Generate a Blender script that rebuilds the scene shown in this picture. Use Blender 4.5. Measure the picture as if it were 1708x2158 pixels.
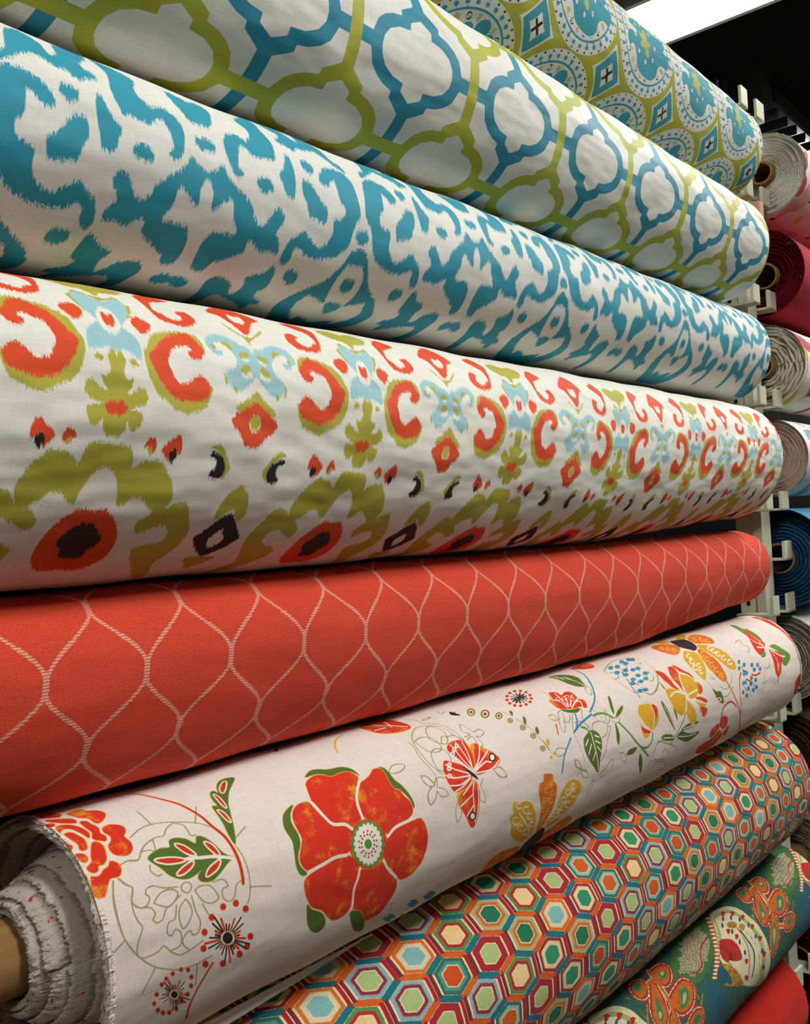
import bpy, bmesh, math, random
import numpy as np
from mathutils import Matrix, Vector
for o in list(bpy.data.objects):
    bpy.data.objects.remove(o, do_unlink=True)
scene = bpy.context.scene
col = scene.collection

# ------------------------------------------------------------------ camera
FPX, CX, CY = 2000.0, 854.0, 1079.0            # focal length and centre in pixels of the 1708x2158 frame
YAW, PITCH, ROLL = math.radians(-50.0872), math.radians(1.2254), math.radians(3.1625)
CAM_Z = 1.45
def _rx(t): return np.array([[1,0,0],[0,math.cos(t),-math.sin(t)],[0,math.sin(t),math.cos(t)]])
def _ry(t): return np.array([[math.cos(t),0,math.sin(t)],[0,1,0],[-math.sin(t),0,math.cos(t)]])
def _rz(t): return np.array([[math.cos(t),-math.sin(t),0],[math.sin(t),math.cos(t),0],[0,0,1]])
CM = _rz(YAW) @ _rx(PITCH) @ _ry(ROLL)          # columns: right, forward, up
cam_data = bpy.data.cameras.new('camera')
cam_data.sensor_fit = 'HORIZONTAL'; cam_data.sensor_width = 36.0
cam_data.lens = 36.0 * FPX / 1708.0; cam_data.clip_start = 0.02
cam = bpy.data.objects.new('camera', cam_data); col.objects.link(cam)
mw = Matrix.Identity(4)
for i in range(3):
    mw[i][0] = CM[i,0]; mw[i][1] = CM[i,2]; mw[i][2] = -CM[i,1]
mw[2][3] = CAM_Z
cam.matrix_world = mw
scene.camera = cam

# ------------------------------------------------------------------ light of the shop and exposure
vs = scene.view_settings
vs.view_transform = 'Standard'; vs.look = 'None'; vs.gamma = 1.0; vs.use_curve_mapping = False
vs.exposure = 0.0
world = bpy.data.worlds.new('world'); scene.world = world; world.use_nodes = True
world.node_tree.nodes['Background'].inputs[0].default_value = (0.9, 0.95, 1.0, 1)
world.node_tree.nodes['Background'].inputs[1].default_value = 0.02

# strengths of the ceiling tubes and their runs across the shop
LENS_POWER = 55.0
LIGHT_Y = [(-1.15, 3.0), (-1.15, -0.35), (-1.15, -0.35), (-1.15, 3.0)]

# ------------------------------------------------------------------ the rolls: axis along X.  Y, Z (relative to the eye), R, far end X, sag
ROLLS = {
 'R1': (0.6654, 0.6807, 0.0885, 1.7698, 1.1300, 0.45),
 'R2': (0.6485, 0.4829, 0.0935, 1.7049, 1.1141, 0.16),
 'R3': (0.6559, 0.2923, 0.0834, 1.7280, 1.0, 0.14),
 'R4': (0.6536, 0.1015, 0.0985, 1.7044, 1.2950, 0.13),
 'R5': (0.6580,-0.0902, 0.0608, 1.7277, 1.5400, 0.15),
 'R6': (0.6461,-0.2773, 0.0890, 1.7430, 1.0945, 0.343),
 'R7': (0.6661,-0.4888, 0.1115, 1.7436, 1.1500, 0.30),
 'R8': (0.6373,-0.6946, 0.0776, 1.7845, 1.1010, 0.36),
 'R9': (0.6704,-0.8785, 0.0907, 1.7269, 1.1045, 0.34),
}
def sag(n, x):
    e, X = ROLLS[n][4], ROLLS[n][3]
    t = np.clip((x - (X - 0.55)) / 0.55, 0, 1); t = t*t*(3-2*t)
    return 1 + (e-1)*(1 - 0.6*t)
_TAB = {}
def arc_table(n):
    if n not in _TAB:
        Y, Z, R, X, e, x0 = ROLLS[n]
        ph = np.linspace(-math.pi, math.pi, 4001)
        z = R*np.where(ph < 0, e, 1.0)*np.sin(ph); y = -R*np.cos(ph)
        s = np.concatenate([[0], np.cumsum(np.hypot(np.diff(y), np.diff(z)))])
        s -= np.interp(0, ph, s)
        _TAB[n] = (ph, s)
    return _TAB[n]
def ray_dirs(p):
    p = np.asarray(p, float).reshape(-1, 2)
    d = np.stack([(p[:,0]-CX)/FPX, np.ones(len(p)), -(p[:,1]-CY)/FPX], 1)
    return d @ CM.T
def U(n, pts, off=(0, 0), sc=1.0):
    """photo pixels -> (x along the roll, s around it) on the roll they fall on"""
    p = np.asarray(pts, float).reshape(-1, 2)/sc + np.array(off, float)
    d = ray_dirs(p); Y, Z, R, X, e0, x0 = ROLLS[n]
    e = np.full(len(p), e0)
    for _ in range(6):
        best = None
        for k in (np.ones(len(p)), e):
            dz = d[:,2]/k; zz = Z/k
            a = d[:,1]**2 + dz**2; b = -(d[:,1]*Y + dz*zz); c = Y*Y + zz*zz - R*R
            t = (-b - np.sqrt(np.maximum(b*b - a*c, 0)))/a
            if best is None: best = t
            else: best = np.where(d[:,2]*best - Z >= 0, best, t)
        q = d*best[:,None]
        e = sag(n, q[:,0])
    dz = (q[:,2]-Z); ph = np.arctan2(np.where(dz < 0, dz/e, dz), -(q[:,1]-Y))
    T = arc_table(n)
    return np.stack([q[:,0], np.interp(ph, *T)], 1)
def surf(n, x, s, off=0.0):
    """(x, s) on a roll -> world points"""
    Y, Z, R, X, e, x0 = ROLLS[n]
    T = arc_table(n); ph = np.interp(s, T[1], T[0])
    k = np.where(ph < 0, sag(n, x), 1.0)
    return np.stack([x, Y-(R+off)*np.cos(ph), CAM_Z + Z + (R*k+off)*np.sin(ph)], 1)
def to_px(q):
    c = (np.asarray(q) - np.array([0,0,CAM_Z])) @ CM
    return np.stack([CX + FPX*c[:,0]/c[:,1], CY - FPX*c[:,2]/c[:,1]], 1)

# ------------------------------------------------------------------ helpers: colours, tracing, distance fields
def lin(h):
    c = [int(h[i:i+2], 16)/255 for i in (0, 2, 4)]
    return tuple((v/12.92 if v <= 0.04045 else ((v+0.055)/1.055)**2.4) for v in c) + (1.0,)
def pts(t): return np.array([[float(v) for v in p.split(',')] for p in t.split()])
def smooth_closed(p, k=4):
    a, b, c, d = np.roll(p, 1, 0), p, np.roll(p, -1, 0), np.roll(p, -2, 0)
    out = []
    for t in np.arange(k)/k:
        out.append(0.5*((2*b) + (c-a)*t + (2*a-5*b+4*c-d)*t*t + (3*b-a-3*c+d)*t**3))
    return np.stack(out, 1).reshape(-1, 2)
def smooth_open(p, k=5):
    q = np.vstack([2*p[0]-p[1], p, 2*p[-1]-p[-2]]); out = []
    for i in range(1, len(q)-2):
        a, b, c, d = q[i-1], q[i], q[i+1], q[i+2]
        for t in np.arange(k)/k:
            out.append(0.5*((2*b) + (c-a)*t + (2*a-5*b+4*c-d)*t*t + (3*b-a-3*c+d)*t**3))
    out.append(p[-1]); return np.array(out)
FAR = 0.012
class Field:
    """signed distance layers sampled on the (x, s) points of one roll; positive inside"""
    def __init__(self, x, s):
        self.P = np.stack([x, s], 1); self.L = {}
    def layer(self, n):
        if n not in self.L: self.L[n] = np.full(len(self.P), -FAR)
        return self.L[n]
    def near(self, p, m):
        lo, hi = p.min(0)-m, p.max(0)+m; P = self.P
        return np.nonzero((P[:,0] > lo[0]) & (P[:,0] < hi[0]) & (P[:,1] > lo[1]) & (P[:,1] < hi[1]))[0]
    @staticmethod
    def seg(Q, a, b):
        d = b-a; L = (d*d).sum(); t = np.clip(((Q-a)@d)/max(L, 1e-12), 0, 1)
        return np.hypot(*(Q-a-t[:,None]*d).T)
    def poly_d(self, p, m=FAR):
        idx = self.near(p, m); Q = self.P[idx]
        if not len(idx): return idx, None
        D = np.full(len(idx), 1.0); ins = np.zeros(len(idx), bool)
        for a, b in zip(p, np.roll(p, -1, 0)):
            D = np.minimum(D, self.seg(Q, a, b))
            c = (a[1] > Q[:,1]) != (b[1] > Q[:,1])
            if abs(b[1]-a[1]) > 1e-12:
                ins ^= c & (Q[:,0] < (b[0]-a[0])*(Q[:,1]-a[1])/(b[1]-a[1]) + a[0])
        return idx, np.where(ins, D, -D)
    def add(self, n, p, grow=0.0, sub=False):
        idx, d = self.poly_d(p, FAR+abs(grow))
        if d is None: return
        L = self.layer(n)
        if sub: L[idx] = np.minimum(L[idx], -(d+grow))
        else: L[idx] = np.maximum(L[idx], d+grow)
    def line(self, n, p, hw, hw2=None):
        idx = self.near(p, 0.006)
        if not len(idx): return
        Q = self.P[idx]; L = self.layer(n); best = np.full(len(idx), -FAR); m = max(len(p)-1, 1)
        for i in range(len(p)-1):
            w = hw if hw2 is None else hw + (hw2-hw)*i/m
            best = np.maximum(best, w - self.seg(Q, p[i], p[i+1]))
        L[idx] = np.maximum(L[idx], best)
    def dot(self, n, c, rx, ry=None, ang=0.0, grow=0.0):
        ry = ry or rx; r = max(rx, ry); c = np.asarray(c)
        idx = self.near(np.array([c-r, c+r]), FAR)
        if not len(idx): return
        q = self.P[idx]-c; ca, sa = math.cos(ang), math.sin(ang)
        u, v = (q[:,0]*ca+q[:,1]*sa)/rx, (-q[:,0]*sa+q[:,1]*ca)/ry
        k = np.hypot(u, v); d = (1-k)*min(rx, ry) + grow
        L = self.layer(n); L[idx] = np.maximum(L[idx], d)
class Trace:
    """shapes read off the photograph in one crop, laid on a roll"""
    def __init__(self, F, roll, off, sc, post=None):
        self.F, self.roll, self.off, self.sc, self.post = F, roll, off, sc, post
    def m(self, t):
        p = U(self.roll, pts(t) if isinstance(t, str) else t, self.off, self.sc)
        return self.post(p) if self.post else p
    def poly(self, n, t, grow=0.0, sub=False, sm=True):
        p = self.m(t); self.F.add(n, smooth_closed(p, 3) if sm else p, grow, sub)
    def polys(self, n, *ts, **k):
        for t in ts: self.poly(n, t, **k)
    def line(self, n, t, hw=0.0006, hw2=None, sm=True):
        p = self.m(t); k = 1 + 0.5*max(0.0, float(p[:,0].mean())-0.6)      # far lines print a touch bolder
        self.F.line(n, smooth_open(p, 3) if sm and len(p) > 2 else p, hw*k, None if hw2 is None else hw2*k)
    def lines(self, n, *ts, **k):
        for t in ts: self.line(n, t, **k)
    def dot(self, n, c, r, r2=None, grow=0.0):
        """ellipse given by pixel centre and pixel radii"""
        a = np.linspace(0, 2*math.pi, 14)[:-1]
        p = self.m(np.stack([c[0]+r*np.cos(a), c[1]+(r2 or r)*np.sin(a)], 1))
        self.F.add(n, p, grow)
K340, K330, K350, K300, K280 = 1708/340, 1708/330, 1708/350, 1708/300, 1708/280

# ------------------------------------------------------------------ helpers: objects
def tag(o, label=None, cat=None, group=None, kind=None):
    if label: o['label'] = label
    if cat: o['category'] = cat
    if group: o['group'] = group
    if kind: o['kind'] = kind
    return o
def empty(name, loc):
    o = bpy.data.objects.new(name, None); o.location = loc; o.empty_display_size = 0.1
    col.objects.link(o); return o
def link(name, me, mat=None, parent=None):
    o = bpy.data.objects.new(name, me); col.objects.link(o)
    if mat and not me.materials: me.materials.append(mat)
    if parent:
        o.parent = parent; o.matrix_parent_inverse = Matrix.Translation(parent.location).inverted()
    return o
def grid_mesh(name, V, nx, ns, closed=False, smooth=True):
    me = bpy.data.meshes.new(name); n = nx*ns
    i = np.arange(nx-1)[:,None]; j = np.arange(ns if closed else ns-1)[None,:]; j2 = (j+1) % ns
    q = np.stack([i*ns+j, (i+1)*ns+j, (i+1)*ns+j2, i*ns+j2], -1).reshape(-1, 4).astype(np.int32)
    me.vertices.add(n); me.vertices.foreach_set('co', np.ascontiguousarray(V, np.float32).ravel())
    me.loops.add(q.size); me.loops.foreach_set('vertex_index', q.ravel())
    me.polygons.add(len(q)); me.polygons.foreach_set('loop_start', np.arange(0, q.size, 4, dtype=np.int32))
    me.update(calc_edges=True)
    if smooth: me.shade_smooth()
    return me
def set_attr(me, name, A):
    A = np.asarray(A, np.float32)
    if A.ndim == 1:
        at = me.attributes.new(name, 'FLOAT', 'POINT'); at.data.foreach_set('value', A)
    else:
        at = me.attributes.new(name, 'FLOAT_VECTOR', 'POINT'); at.data.foreach_set('vector', np.ascontiguousarray(A).ravel())
def box_mesh(name, boxes, bevel=0.0):
    bm = bmesh.new()
    for (x0, x1, y0, y1, z0, z1) in boxes:
        g = bmesh.ops.create_cube(bm, size=1.0)
        for v in g['verts']:
            v.co = Vector(((x0+x1)/2+v.co.x*(x1-x0), (y0+y1)/2+v.co.y*(y1-y0), (z0+z1)/2+v.co.z*(z1-z0)))
    if bevel: bmesh.ops.bevel(bm, geom=bm.edges[:], offset=bevel, segments=2, profile=0.6, affect='EDGES')
    me = bpy.data.meshes.new(name); bm.to_mesh(me); bm.free(); return me
def tube_mesh(name, x0, x1, y, z, r0, r1, n=40):
    """cardboard tube along X with a wall: inner r0, outer r1"""
    a = np.linspace(0, 2*math.pi, n, endpoint=False); rows = []
    for x, r in ((x0+.02, r0), (x0, r0), (x0, r1), (x1, r1), (x1, r0), (x1-.02, r0)):
        rows.append(np.stack([np.full(n, x), y-r*np.cos(a), z+r*np.sin(a)], 1))
    me = grid_mesh(name, np.concatenate(rows), 6, n, closed=True, smooth=False)
    for p in me.polygons: p.use_smooth = True
    me.set_sharp_from_angle(angle=math.radians(40)); return me

# ------------------------------------------------------------------ helpers: materials
class NT:
    def __init__(self, name, rough=0.85, spec=0.25):
        self.mat = bpy.data.materials.new(name); self.mat.use_nodes = True
        self.t = self.mat.node_tree; self.b = self.t.nodes['Principled BSDF']
        self.b.inputs['Roughness'].default_value = rough
        self.b.inputs['Specular IOR Level'].default_value = spec
    def n(self, kind, **kw):
        o = self.t.nodes.new(kind)
        for k, v in kw.items(): setattr(o, k, v)
        return o
    def put(self, sock, v):
        if isinstance(v, (int, float)): sock.default_value = v
        elif isinstance(v, tuple): sock.default_value = v
        else: self.t.links.new(v, sock)
    def math(self, op, a, b=0.0, c=0.0, clamp=False):
        o = self.n('ShaderNodeMath', operation=op); o.use_clamp = clamp
        self.put(o.inputs[0], a); self.put(o.inputs[1], b)
        if len(o.inputs) > 2: self.put(o.inputs[2], c)
        return o.outputs[0]
    def step(self, v, lo, hi, a=0.0, b=1.0):
        o = self.n('ShaderNodeMapRange', interpolation_type='SMOOTHSTEP')
        for k, w in zip(('Value', 'From Min', 'From Max', 'To Min', 'To Max'), (v, lo, hi, a, b)): self.put(o.inputs[k], w)
        return o.outputs[0]
    def mix(self, f, a, b, mode='MIX'):
        o = self.n('ShaderNodeMix', data_type='RGBA', blend_type=mode)
        self.put(o.inputs[0], f); self.put(o.inputs[6], a); self.put(o.inputs[7], b)
        return o.outputs[2]
    def attr(self, name):
        return self.n('ShaderNodeAttribute', attribute_name=name)
    def sep(self, v):
        o = self.n('ShaderNodeSeparateXYZ'); self.put(o.inputs[0], v); return o.outputs
    def comb(self, x, y=0.0, z=0.0):
        o = self.n('ShaderNodeCombineXYZ')
        for i, v in enumerate((x, y, z)): self.put(o.inputs[i], v)
        return o.outputs[0]
    def noise(self, vec, scale, detail=2.0, rough=0.5):
        o = self.n('ShaderNodeTexNoise'); self.put(o.inputs['Vector'], vec)
        o.inputs['Scale'].default_value = scale; o.inputs['Detail'].default_value = detail
        o.inputs['Roughness'].default_value = rough; return o.outputs['Fac']
    def white(self, vec):
        o = self.n('ShaderNodeTexWhiteNoise', noise_dimensions='3D'); self.put(o.inputs['Vector'], vec); return o.outputs['Value']
    def pos(self): return self.n('ShaderNodeNewGeometry').outputs['Position']
    def bump(self, h, strength=0.3, dist=0.001, normal=None):
        o = self.n('ShaderNodeBump'); o.inputs['Strength'].default_value = strength; o.inputs['Distance'].default_value = dist
        self.put(o.inputs['Height'], h)
        if normal is not None: self.put(o.inputs['Normal'], normal)
        return o.outputs['Normal']
    def finish(self, color, normal=None, rough=None):
        self.put(self.b.inputs['Base Color'], color)
        if normal is not None: self.put(self.b.inputs['Normal'], normal)
        if rough is not None: self.put(self.b.inputs['Roughness'], rough)
        return self.mat
def plain(name, hexcol, rough=0.6, spec=0.4, var=0.08, scale=30.0, metal=0.0):
    m = NT(name, rough, spec); p = m.pos(); nz = m.noise(p, scale, 3)
    c = m.mix(m.step(nz, 0.3, 0.7), tuple(v*(1-var) for v in lin(hexcol)[:3])+(1,), lin(hexcol))
    m.b.inputs['Metallic'].default_value = metal
    return m.finish(c)
def cloth_finish(m, color, st, weave=(900.0, 1100.0), amp=0.10, wrinkle=0.35, sheen=0.02, twill=0.0):
    """weave, slubs and soft wrinkles over a fabric colour"""
    x, s, _ = m.sep(st)
    wx = m.math('SINE', m.math('MULTIPLY', x, weave[0]*2*math.pi)); ws = m.math('SINE', m.math('MULTIPLY', s, weave[1]*2*math.pi))
    wv = m.math('MULTIPLY', wx, ws)
    sl = m.noise(m.comb(m.math('MULTIPLY', x, 60.0), m.math('MULTIPLY', s, 900.0), 0.0), 1.0, 3)
    sl2 = m.noise(m.comb(m.math('MULTIPLY', x, 900.0), m.math('MULTIPLY', s, 60.0), 3.0), 1.0, 3)
    fine = m.math('ADD', sl, sl2)
    fac = m.step(fine, 0.7, 1.3, 1.0-amp, 1.0+amp*0.6)
    if twill:
        tw = m.math('SINE', m.math('MULTIPLY', m.math('ADD', m.math('MULTIPLY', x, 0.55), m.math('MULTIPLY', s, -1.0)), 2*math.pi/0.0021))
        fac = m.math('MULTIPLY', fac, m.step(tw, -1, 1, 1.0-twill, 1.0+twill*0.5))
    g = m.n('ShaderNodeVectorMath', operation='SCALE'); m.put(g.inputs[0], color[:3] if isinstance(color, tuple) else color); m.put(g.inputs['Scale'], fac)
    wr = m.noise(m.comb(m.math('MULTIPLY', x, 9.0), m.math('MULTIPLY', s, 22.0), 0.0), 1.0, 2)
    n1 = m.bump(wr, wrinkle, 0.02)
    n2 = m.bump(m.math('ADD', m.math('MULTIPLY', wv, 0.5), fine), 0.25, 0.0006, n1)
    m.b.inputs['Sheen Weight'].default_value = sheen; m.b.inputs['Sheen Roughness'].default_value = 0.5
    return m.finish(g.outputs[0], n2)

# ------------------------------------------------------------------ woven and printed designs, as distance fields on each roll
def fold(v, c, P): return np.abs((v-c+P/2) % P - P/2)
def design_trellis(x, s):
    P, Q = 0.1785, 0.172
    qi = np.array([(0,40),(15,32.8),(15.2,25.2),(31,23.3),(44,17.3),(51,8.5),(52.4,0)])/1000
    qo = np.array([(8,53),(27,42.3),(27.3,36.2),(40,33.6),(51.5,28.5),(61,21),(66.5,9),(67,0)])/1000
    full = lambda q: np.vstack([q, q[::-1][1:]*[1,-1], q[1:]*[-1,-1], q[::-1][1:-1]*[-1,1]])
    def outer():
        q = qo; r = np.vstack([q, q[::-1][1:]*[1,-1]]); return np.vstack([r, r[::-1]*[-1,1]])
    out = {}
    xs = x - 0.06*(s+0.0265)
    for n, cx, cs in (('teal', 0.905, -0.0265), ('lime', 0.905-P/2, -0.0265-Q/2)):
        F = Field(fold(xs, cx, P), fold(s, cs, Q)); F.add(n, outer()); 
        F.add(n, np.array([(-.008,.045),(.008,.045),(.008,.095),(-.008,.095)]))
        F.add(n, np.array([(.06,-.0073),(.1,-.0073),(.1,.0073),(.06,.0073)]))
        F.add(n, full(qi), sub=True)
        out[n] = F.L[n]
    return out

def design_teal_ikat(x, s):
    A, P = 0.470, 0.357
    F = Field(fold(x, A, P), s - 0.046*(x-A))
    def post(p): return np.stack([np.abs(p[:,0]-A), p[:,1]-0.046*(p[:,0]-A)], 1)
    def sgn(p): return np.stack([p[:,0]-A, p[:,1]-0.046*(p[:,0]-A)], 1)
    def neg(p): return np.stack([A-p[:,0], p[:,1]-0.046*(p[:,0]-A)], 1)
    t = Trace(F, 'R3', (280,340), K340, sgn)
    t.poly('teal', '700,150 770,120 860,125 910,95 945,50 975,95 1030,200 1110,300 1190,390 1260,500 1270,580 1320,680 1400,680 1470,580 1540,510 1590,570 1590,630 1520,720 1510,780 1535,850 1520,960 1430,935 1330,940 1290,860 1230,825 1190,850 1150,950 1000,1010 880,1050 800,1080 720,1150 640,1130 640,1080 690,970 750,860 830,770 880,760 1000,780 1060,800 1105,740 1080,640 1075,560 1080,470 1070,420 1020,385 900,470 850,500 845,480 865,350 840,230 810,170 770,150')
    t.poly('teal', '500,1500 620,1440 700,1380 760,1290 820,1240 900,1220 980,1260 1020,1310 1000,1370 1020,1410 1090,1390 1180,1310 1200,1230 1240,1210 1330,1200 1420,1160 1490,1120 1480,1200 1420,1310 1360,1360 1300,1380 1270,1440 1320,1490 1290,1520 1230,1510 1140,1560 1100,1510 1000,1450 900,1410 800,1420 700,1470 600,1510')
    t.poly('teal', '380,1280 420,1240 500,1230 560,1270 540,1310 460,1330')
    t = Trace(F, 'R3', (200,180), K340, sgn)
    t.polys('teal', '985,180 1100,205 1180,250 1220,310 1215,430 1140,415 1075,405 1030,320 960,200', '1100,580 1180,580 1260,630 1255,690 1170,680 1100,630')
    t = Trace(F, 'R3', (460,250), K340, sgn)
    t.polys('teal', '430,660 500,640 570,700 560,760 480,765 430,720',
     '180,0 290,10 420,110 500,190 570,290 590,400 580,430 500,410 420,400 360,370 300,310 250,270 215,300 205,400 210,500 265,590 200,600 150,510 110,400 80,290 75,200 110,160 180,170 240,200 310,240 345,180 310,110 250,60',
     '720,390 770,470 810,620 815,740 800,830 730,800 700,700 660,590 700,540 715,460', '880,460 940,460 1000,520 980,570 920,530',
     '910,660 970,680 1040,770 1090,860 1160,950 1160,1050 1140,1100 1070,1070 980,1010 960,900 920,810 905,720',
     '1085,590 1110,550 1180,530 1280,560 1360,620 1420,700 1470,830 1500,950 1500,1050 1450,1130 1420,1230 1380,1340 1290,1430 1180,1470 1050,1480 930,1440 860,1370 790,1390 750,1490 680,1540 660,1490 720,1370 780,1290 880,1230 930,1210 980,1290 1040,1370 1110,1370 1190,1310 1240,1200 1250,1080 1330,1070 1370,1020 1360,920 1310,860 1270,720 1230,640 1190,660 1170,700 1120,690 1085,640')
    t = Trace(F, 'R3', (540,420), K340, sgn)
    t.polys('teal', '1070,400 1110,340 1180,350 1195,420 1150,470 1090,460',
     '1160,535 1090,540 1010,590 950,670 850,780 740,870 600,930 450,990 330,1050 240,1100 160,1180 110,1260 130,1500 400,1500 560,1400 550,1310 490,1260 430,1240 390,1260 340,1260 345,1180 400,1100 480,1050 560,1005 640,1050 710,1085 740,1020 790,930 860,820 930,740 990,690 1130,690',
     '895,930 950,860 1015,880 1010,940 950,990 900,970', '720,1130 760,1100 900,1110 960,1130 940,1190 850,1260 800,1330 690,1330 710,1220', '290,830 340,770 420,780 430,830 380,890 310,880')
    t = Trace(F, 'R3', (0,40), K340, neg)
    t.poly('teal', '40,130 150,130 280,190 390,260 470,340 540,385 600,370 560,290 700,320 830,380 880,430 820,460 860,520 990,610 990,640 900,620 840,640 780,600 720,540 600,490 500,440 400,380 300,350 180,350 100,390 -60,420 -60,340 60,320')
    F.L['teal'] += 0.0012
    return F.L

PX4 = (np.array([.118,.242,.3675,.4913,.6174,.739,.8615,.990,1.0996,1.216,1.332,1.448,1.564,1.68,1.80]), np.arange(-1.0, 6.5, .5))
def design_orange_ikat(x, s):
    def flat(x, s):
        w = x*(1-0.35*s); return np.interp(w, *PX4), s + 0.07*(np.minimum(x, 0.62)-0.37) + 0.030*np.clip((x-0.62)/0.5, 0, 1)
    SCL = 0.2475
    u, v = flat(x, s)
    F = Field(fold(u, 0.0, 1.0)*SCL, v)
    def post(p):
        a, b = flat(p[:,0], p[:,1]); return np.stack([a*SCL, b], 1)
    A, B, C, D = [Trace(F, 'R4', o, K340, post) for o in ((0,560), (280,620), (0,860), (280,900))]
    B.poly('lime', '150,540 190,430 300,385 450,390 600,410 700,470 755,560 760,640 700,600 560,500 300,560 230,660 300,900 420,1050 600,1080 780,980 845,980 830,1080 780,1190 730,1230 600,1265 470,1240 380,1150 270,1060 220,960 170,850 130,700 120,600')
    A.polys('lime', '1255,880 1300,950 1325,1000 1310,1120 1340,1190 1410,1210 1400,1270 1350,1340 1420,1340 1490,1290 1540,1310 1570,1400 1530,1470 1450,1500 1380,1515 1480,1540 1515,1600 1480,1697 1410,1747 1360,1707 1340,1657 1320,1747 1250,1827 1190,1797 1050,1700 1100,1500 1180,1200 1230,950',
     '1370,1010 1420,1000 1465,1050 1410,1070', '1000,330 1100,350 1200,340 1310,410 1375,440 1370,540 1330,560 1330,440 1250,380 1130,360 1050,380', '720,200 1000,220 1270,290 1200,310 1040,290 1010,330 900,270')
    C.poly('lime', '950,355 1050,355 1280,380 1390,420 1415,520 1405,640 1480,590 1560,560 1700,555 1757,641 1807,761 1822,941 1747,1071 1807,1021 1887,991 1977,1001 1997,1161 1997,1261 1957,1361 1857,1471 1737,1561 1607,1651 1557,1751 1400,1801 1370,1560 1480,1460 1657,1421 1747,1371 1767,1281 1727,1241 1607,1271 1450,1330 1437,1230 1557,1141 1607,1101 1560,1040 1500,960 1400,960 1310,1030 1230,1040 1250,890 1200,660 1050,620 950,620')
    D.polys('lime', '820,220 900,180 960,230 1000,350 1020,430 980,490 910,550 940,470 960,380 930,310 870,240', '860,920 930,800 1010,700 1080,650 1150,610 1230,680 1270,760 1240,960 1150,900 1060,860 960,930 870,980', '530,1420 640,1370 970,1370 900,1450 780,1560 580,1560')
    B.polys('lime', '1100,1240 1110,1180 1250,1090 1320,1020 1400,1090 1500,1220 1510,1290 1440,1280 1340,1150 1200,1230', '930,310 1100,420 1200,460 1290,390 1330,430 1250,540 1160,470 1000,370')
    A.poly('blue', '780,290 870,290 1000,340 1080,390 1160,360 1240,370 1320,430 1340,500 1310,580 1280,640 1330,680 1400,740 1450,790 1490,900 1490,980 1400,940 1300,890 1200,900 1050,890 1010,780 990,680 1040,600 1010,510 900,430')
    A.poly('blue', '1040,480 1080,440 1180,490 1270,600 1280,690 1220,740 1140,680 1060,590', sub=True)
    B.poly('blue', '790,450 870,430 1000,470 1130,550 1220,590 1280,680 1310,780 1310,840 1280,900 1200,990 1120,1030 1050,980 1000,890 1010,820 1080,790 1100,700 1060,620 980,540 900,500 830,520 880,590 940,600 930,640 870,620 810,560 770,500')
    B.polys('blue', '1150,690 1220,690 1240,720 1170,720', '1140,840 1250,820 1270,890 1180,900', sub=True)
    B.polys('red', '180,640 240,580 330,460 450,420 560,415 640,470 700,540 745,590 740,650 690,690 620,660 600,610 640,590 600,550 540,535 440,550 400,590 370,700 410,800 450,900 560,960 650,900 720,870 780,920 815,990 800,1080 730,1120 600,1130 470,1100 370,1010 300,900 240,780',
     '0,20 80,20 230,50 350,80 260,80 170,80 200,150 300,200 400,260 480,270 530,260 500,220 450,190 530,190 620,240 660,300 600,330 500,320 380,290 260,230 150,130 60,60',
     '1050,1320 1150,1240 1250,1190 1320,1150 1420,1230 1480,1300 1510,1400 1440,1440 1340,1530 1260,1610 1190,1600 1150,1500 1080,1400', '775,190 870,165 1000,190 1150,260 1290,330 1250,360 1200,440 1120,390 1000,300 900,240')
    B.polys('red', '1225,1370 1260,1290 1330,1290 1355,1370 1310,1450 1270,1465 1230,1420', '980,230 1060,260 1115,300 1110,330 1040,300 990,260', sub=True)
    A.polys('red', '1390,590 1420,540 1480,560 1560,600 1590,640 1530,710 1440,660', '1200,1500 1270,1450 1340,1510 1270,1590', '1140,545 1165,520 1195,570 1205,620 1185,645 1160,600')
    C.polys('red', '1535,400 1610,320 1650,370 1640,440 1600,470 1590,410', '420,1400 500,1270 640,1180 800,1100 960,1110 1120,1090 1200,1180 1240,1330 1190,1480 1080,1600 900,1690 760,1720 560,1690 450,1560')
    D.poly('red', '320,220 400,150 490,100 510,200 490,290 460,260 420,230 370,340 330,270')
    F.L['red'] += 0.0007; F.L['blue'] += 0.0005
    C.poly('limetop', '1560,420 1600,410 1610,480 1575,490')
    B.polys('limetop', '1240,1360 1270,1290 1330,1300 1355,1370 1300,1440 1260,1430', '1120,640 1190,625 1235,670 1150,690', '1145,790 1190,745 1250,790 1200,850 1150,820', '840,510 880,560 850,580', '920,510 1000,510 1050,600 980,550', '970,850 1000,900 1010,980 980,940', '1070,1000 1100,980 1100,1070')
    C.poly('black', '600,1420 680,1310 820,1220 880,1290 980,1220 1070,1370 1040,1450 920,1520 850,1590 720,1600 640,1500')
    D.polys('black', '380,280 420,230 460,260 450,330 400,380', '810,290 850,260 910,290 950,330 965,420 940,490 890,545 830,540 785,500 860,420 870,350 820,320',
     '640,1160 760,1080 880,990 1000,920 1080,880 1140,950 1180,1020 1150,1100 1200,1150 1120,1200 1000,1300 900,1360 760,1400 680,1340 640,1230')
    D.poly('black', '790,1190 880,1120 990,1060 1050,1130 1020,1200 900,1290 800,1290', sub=True)
    return F.L

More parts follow.
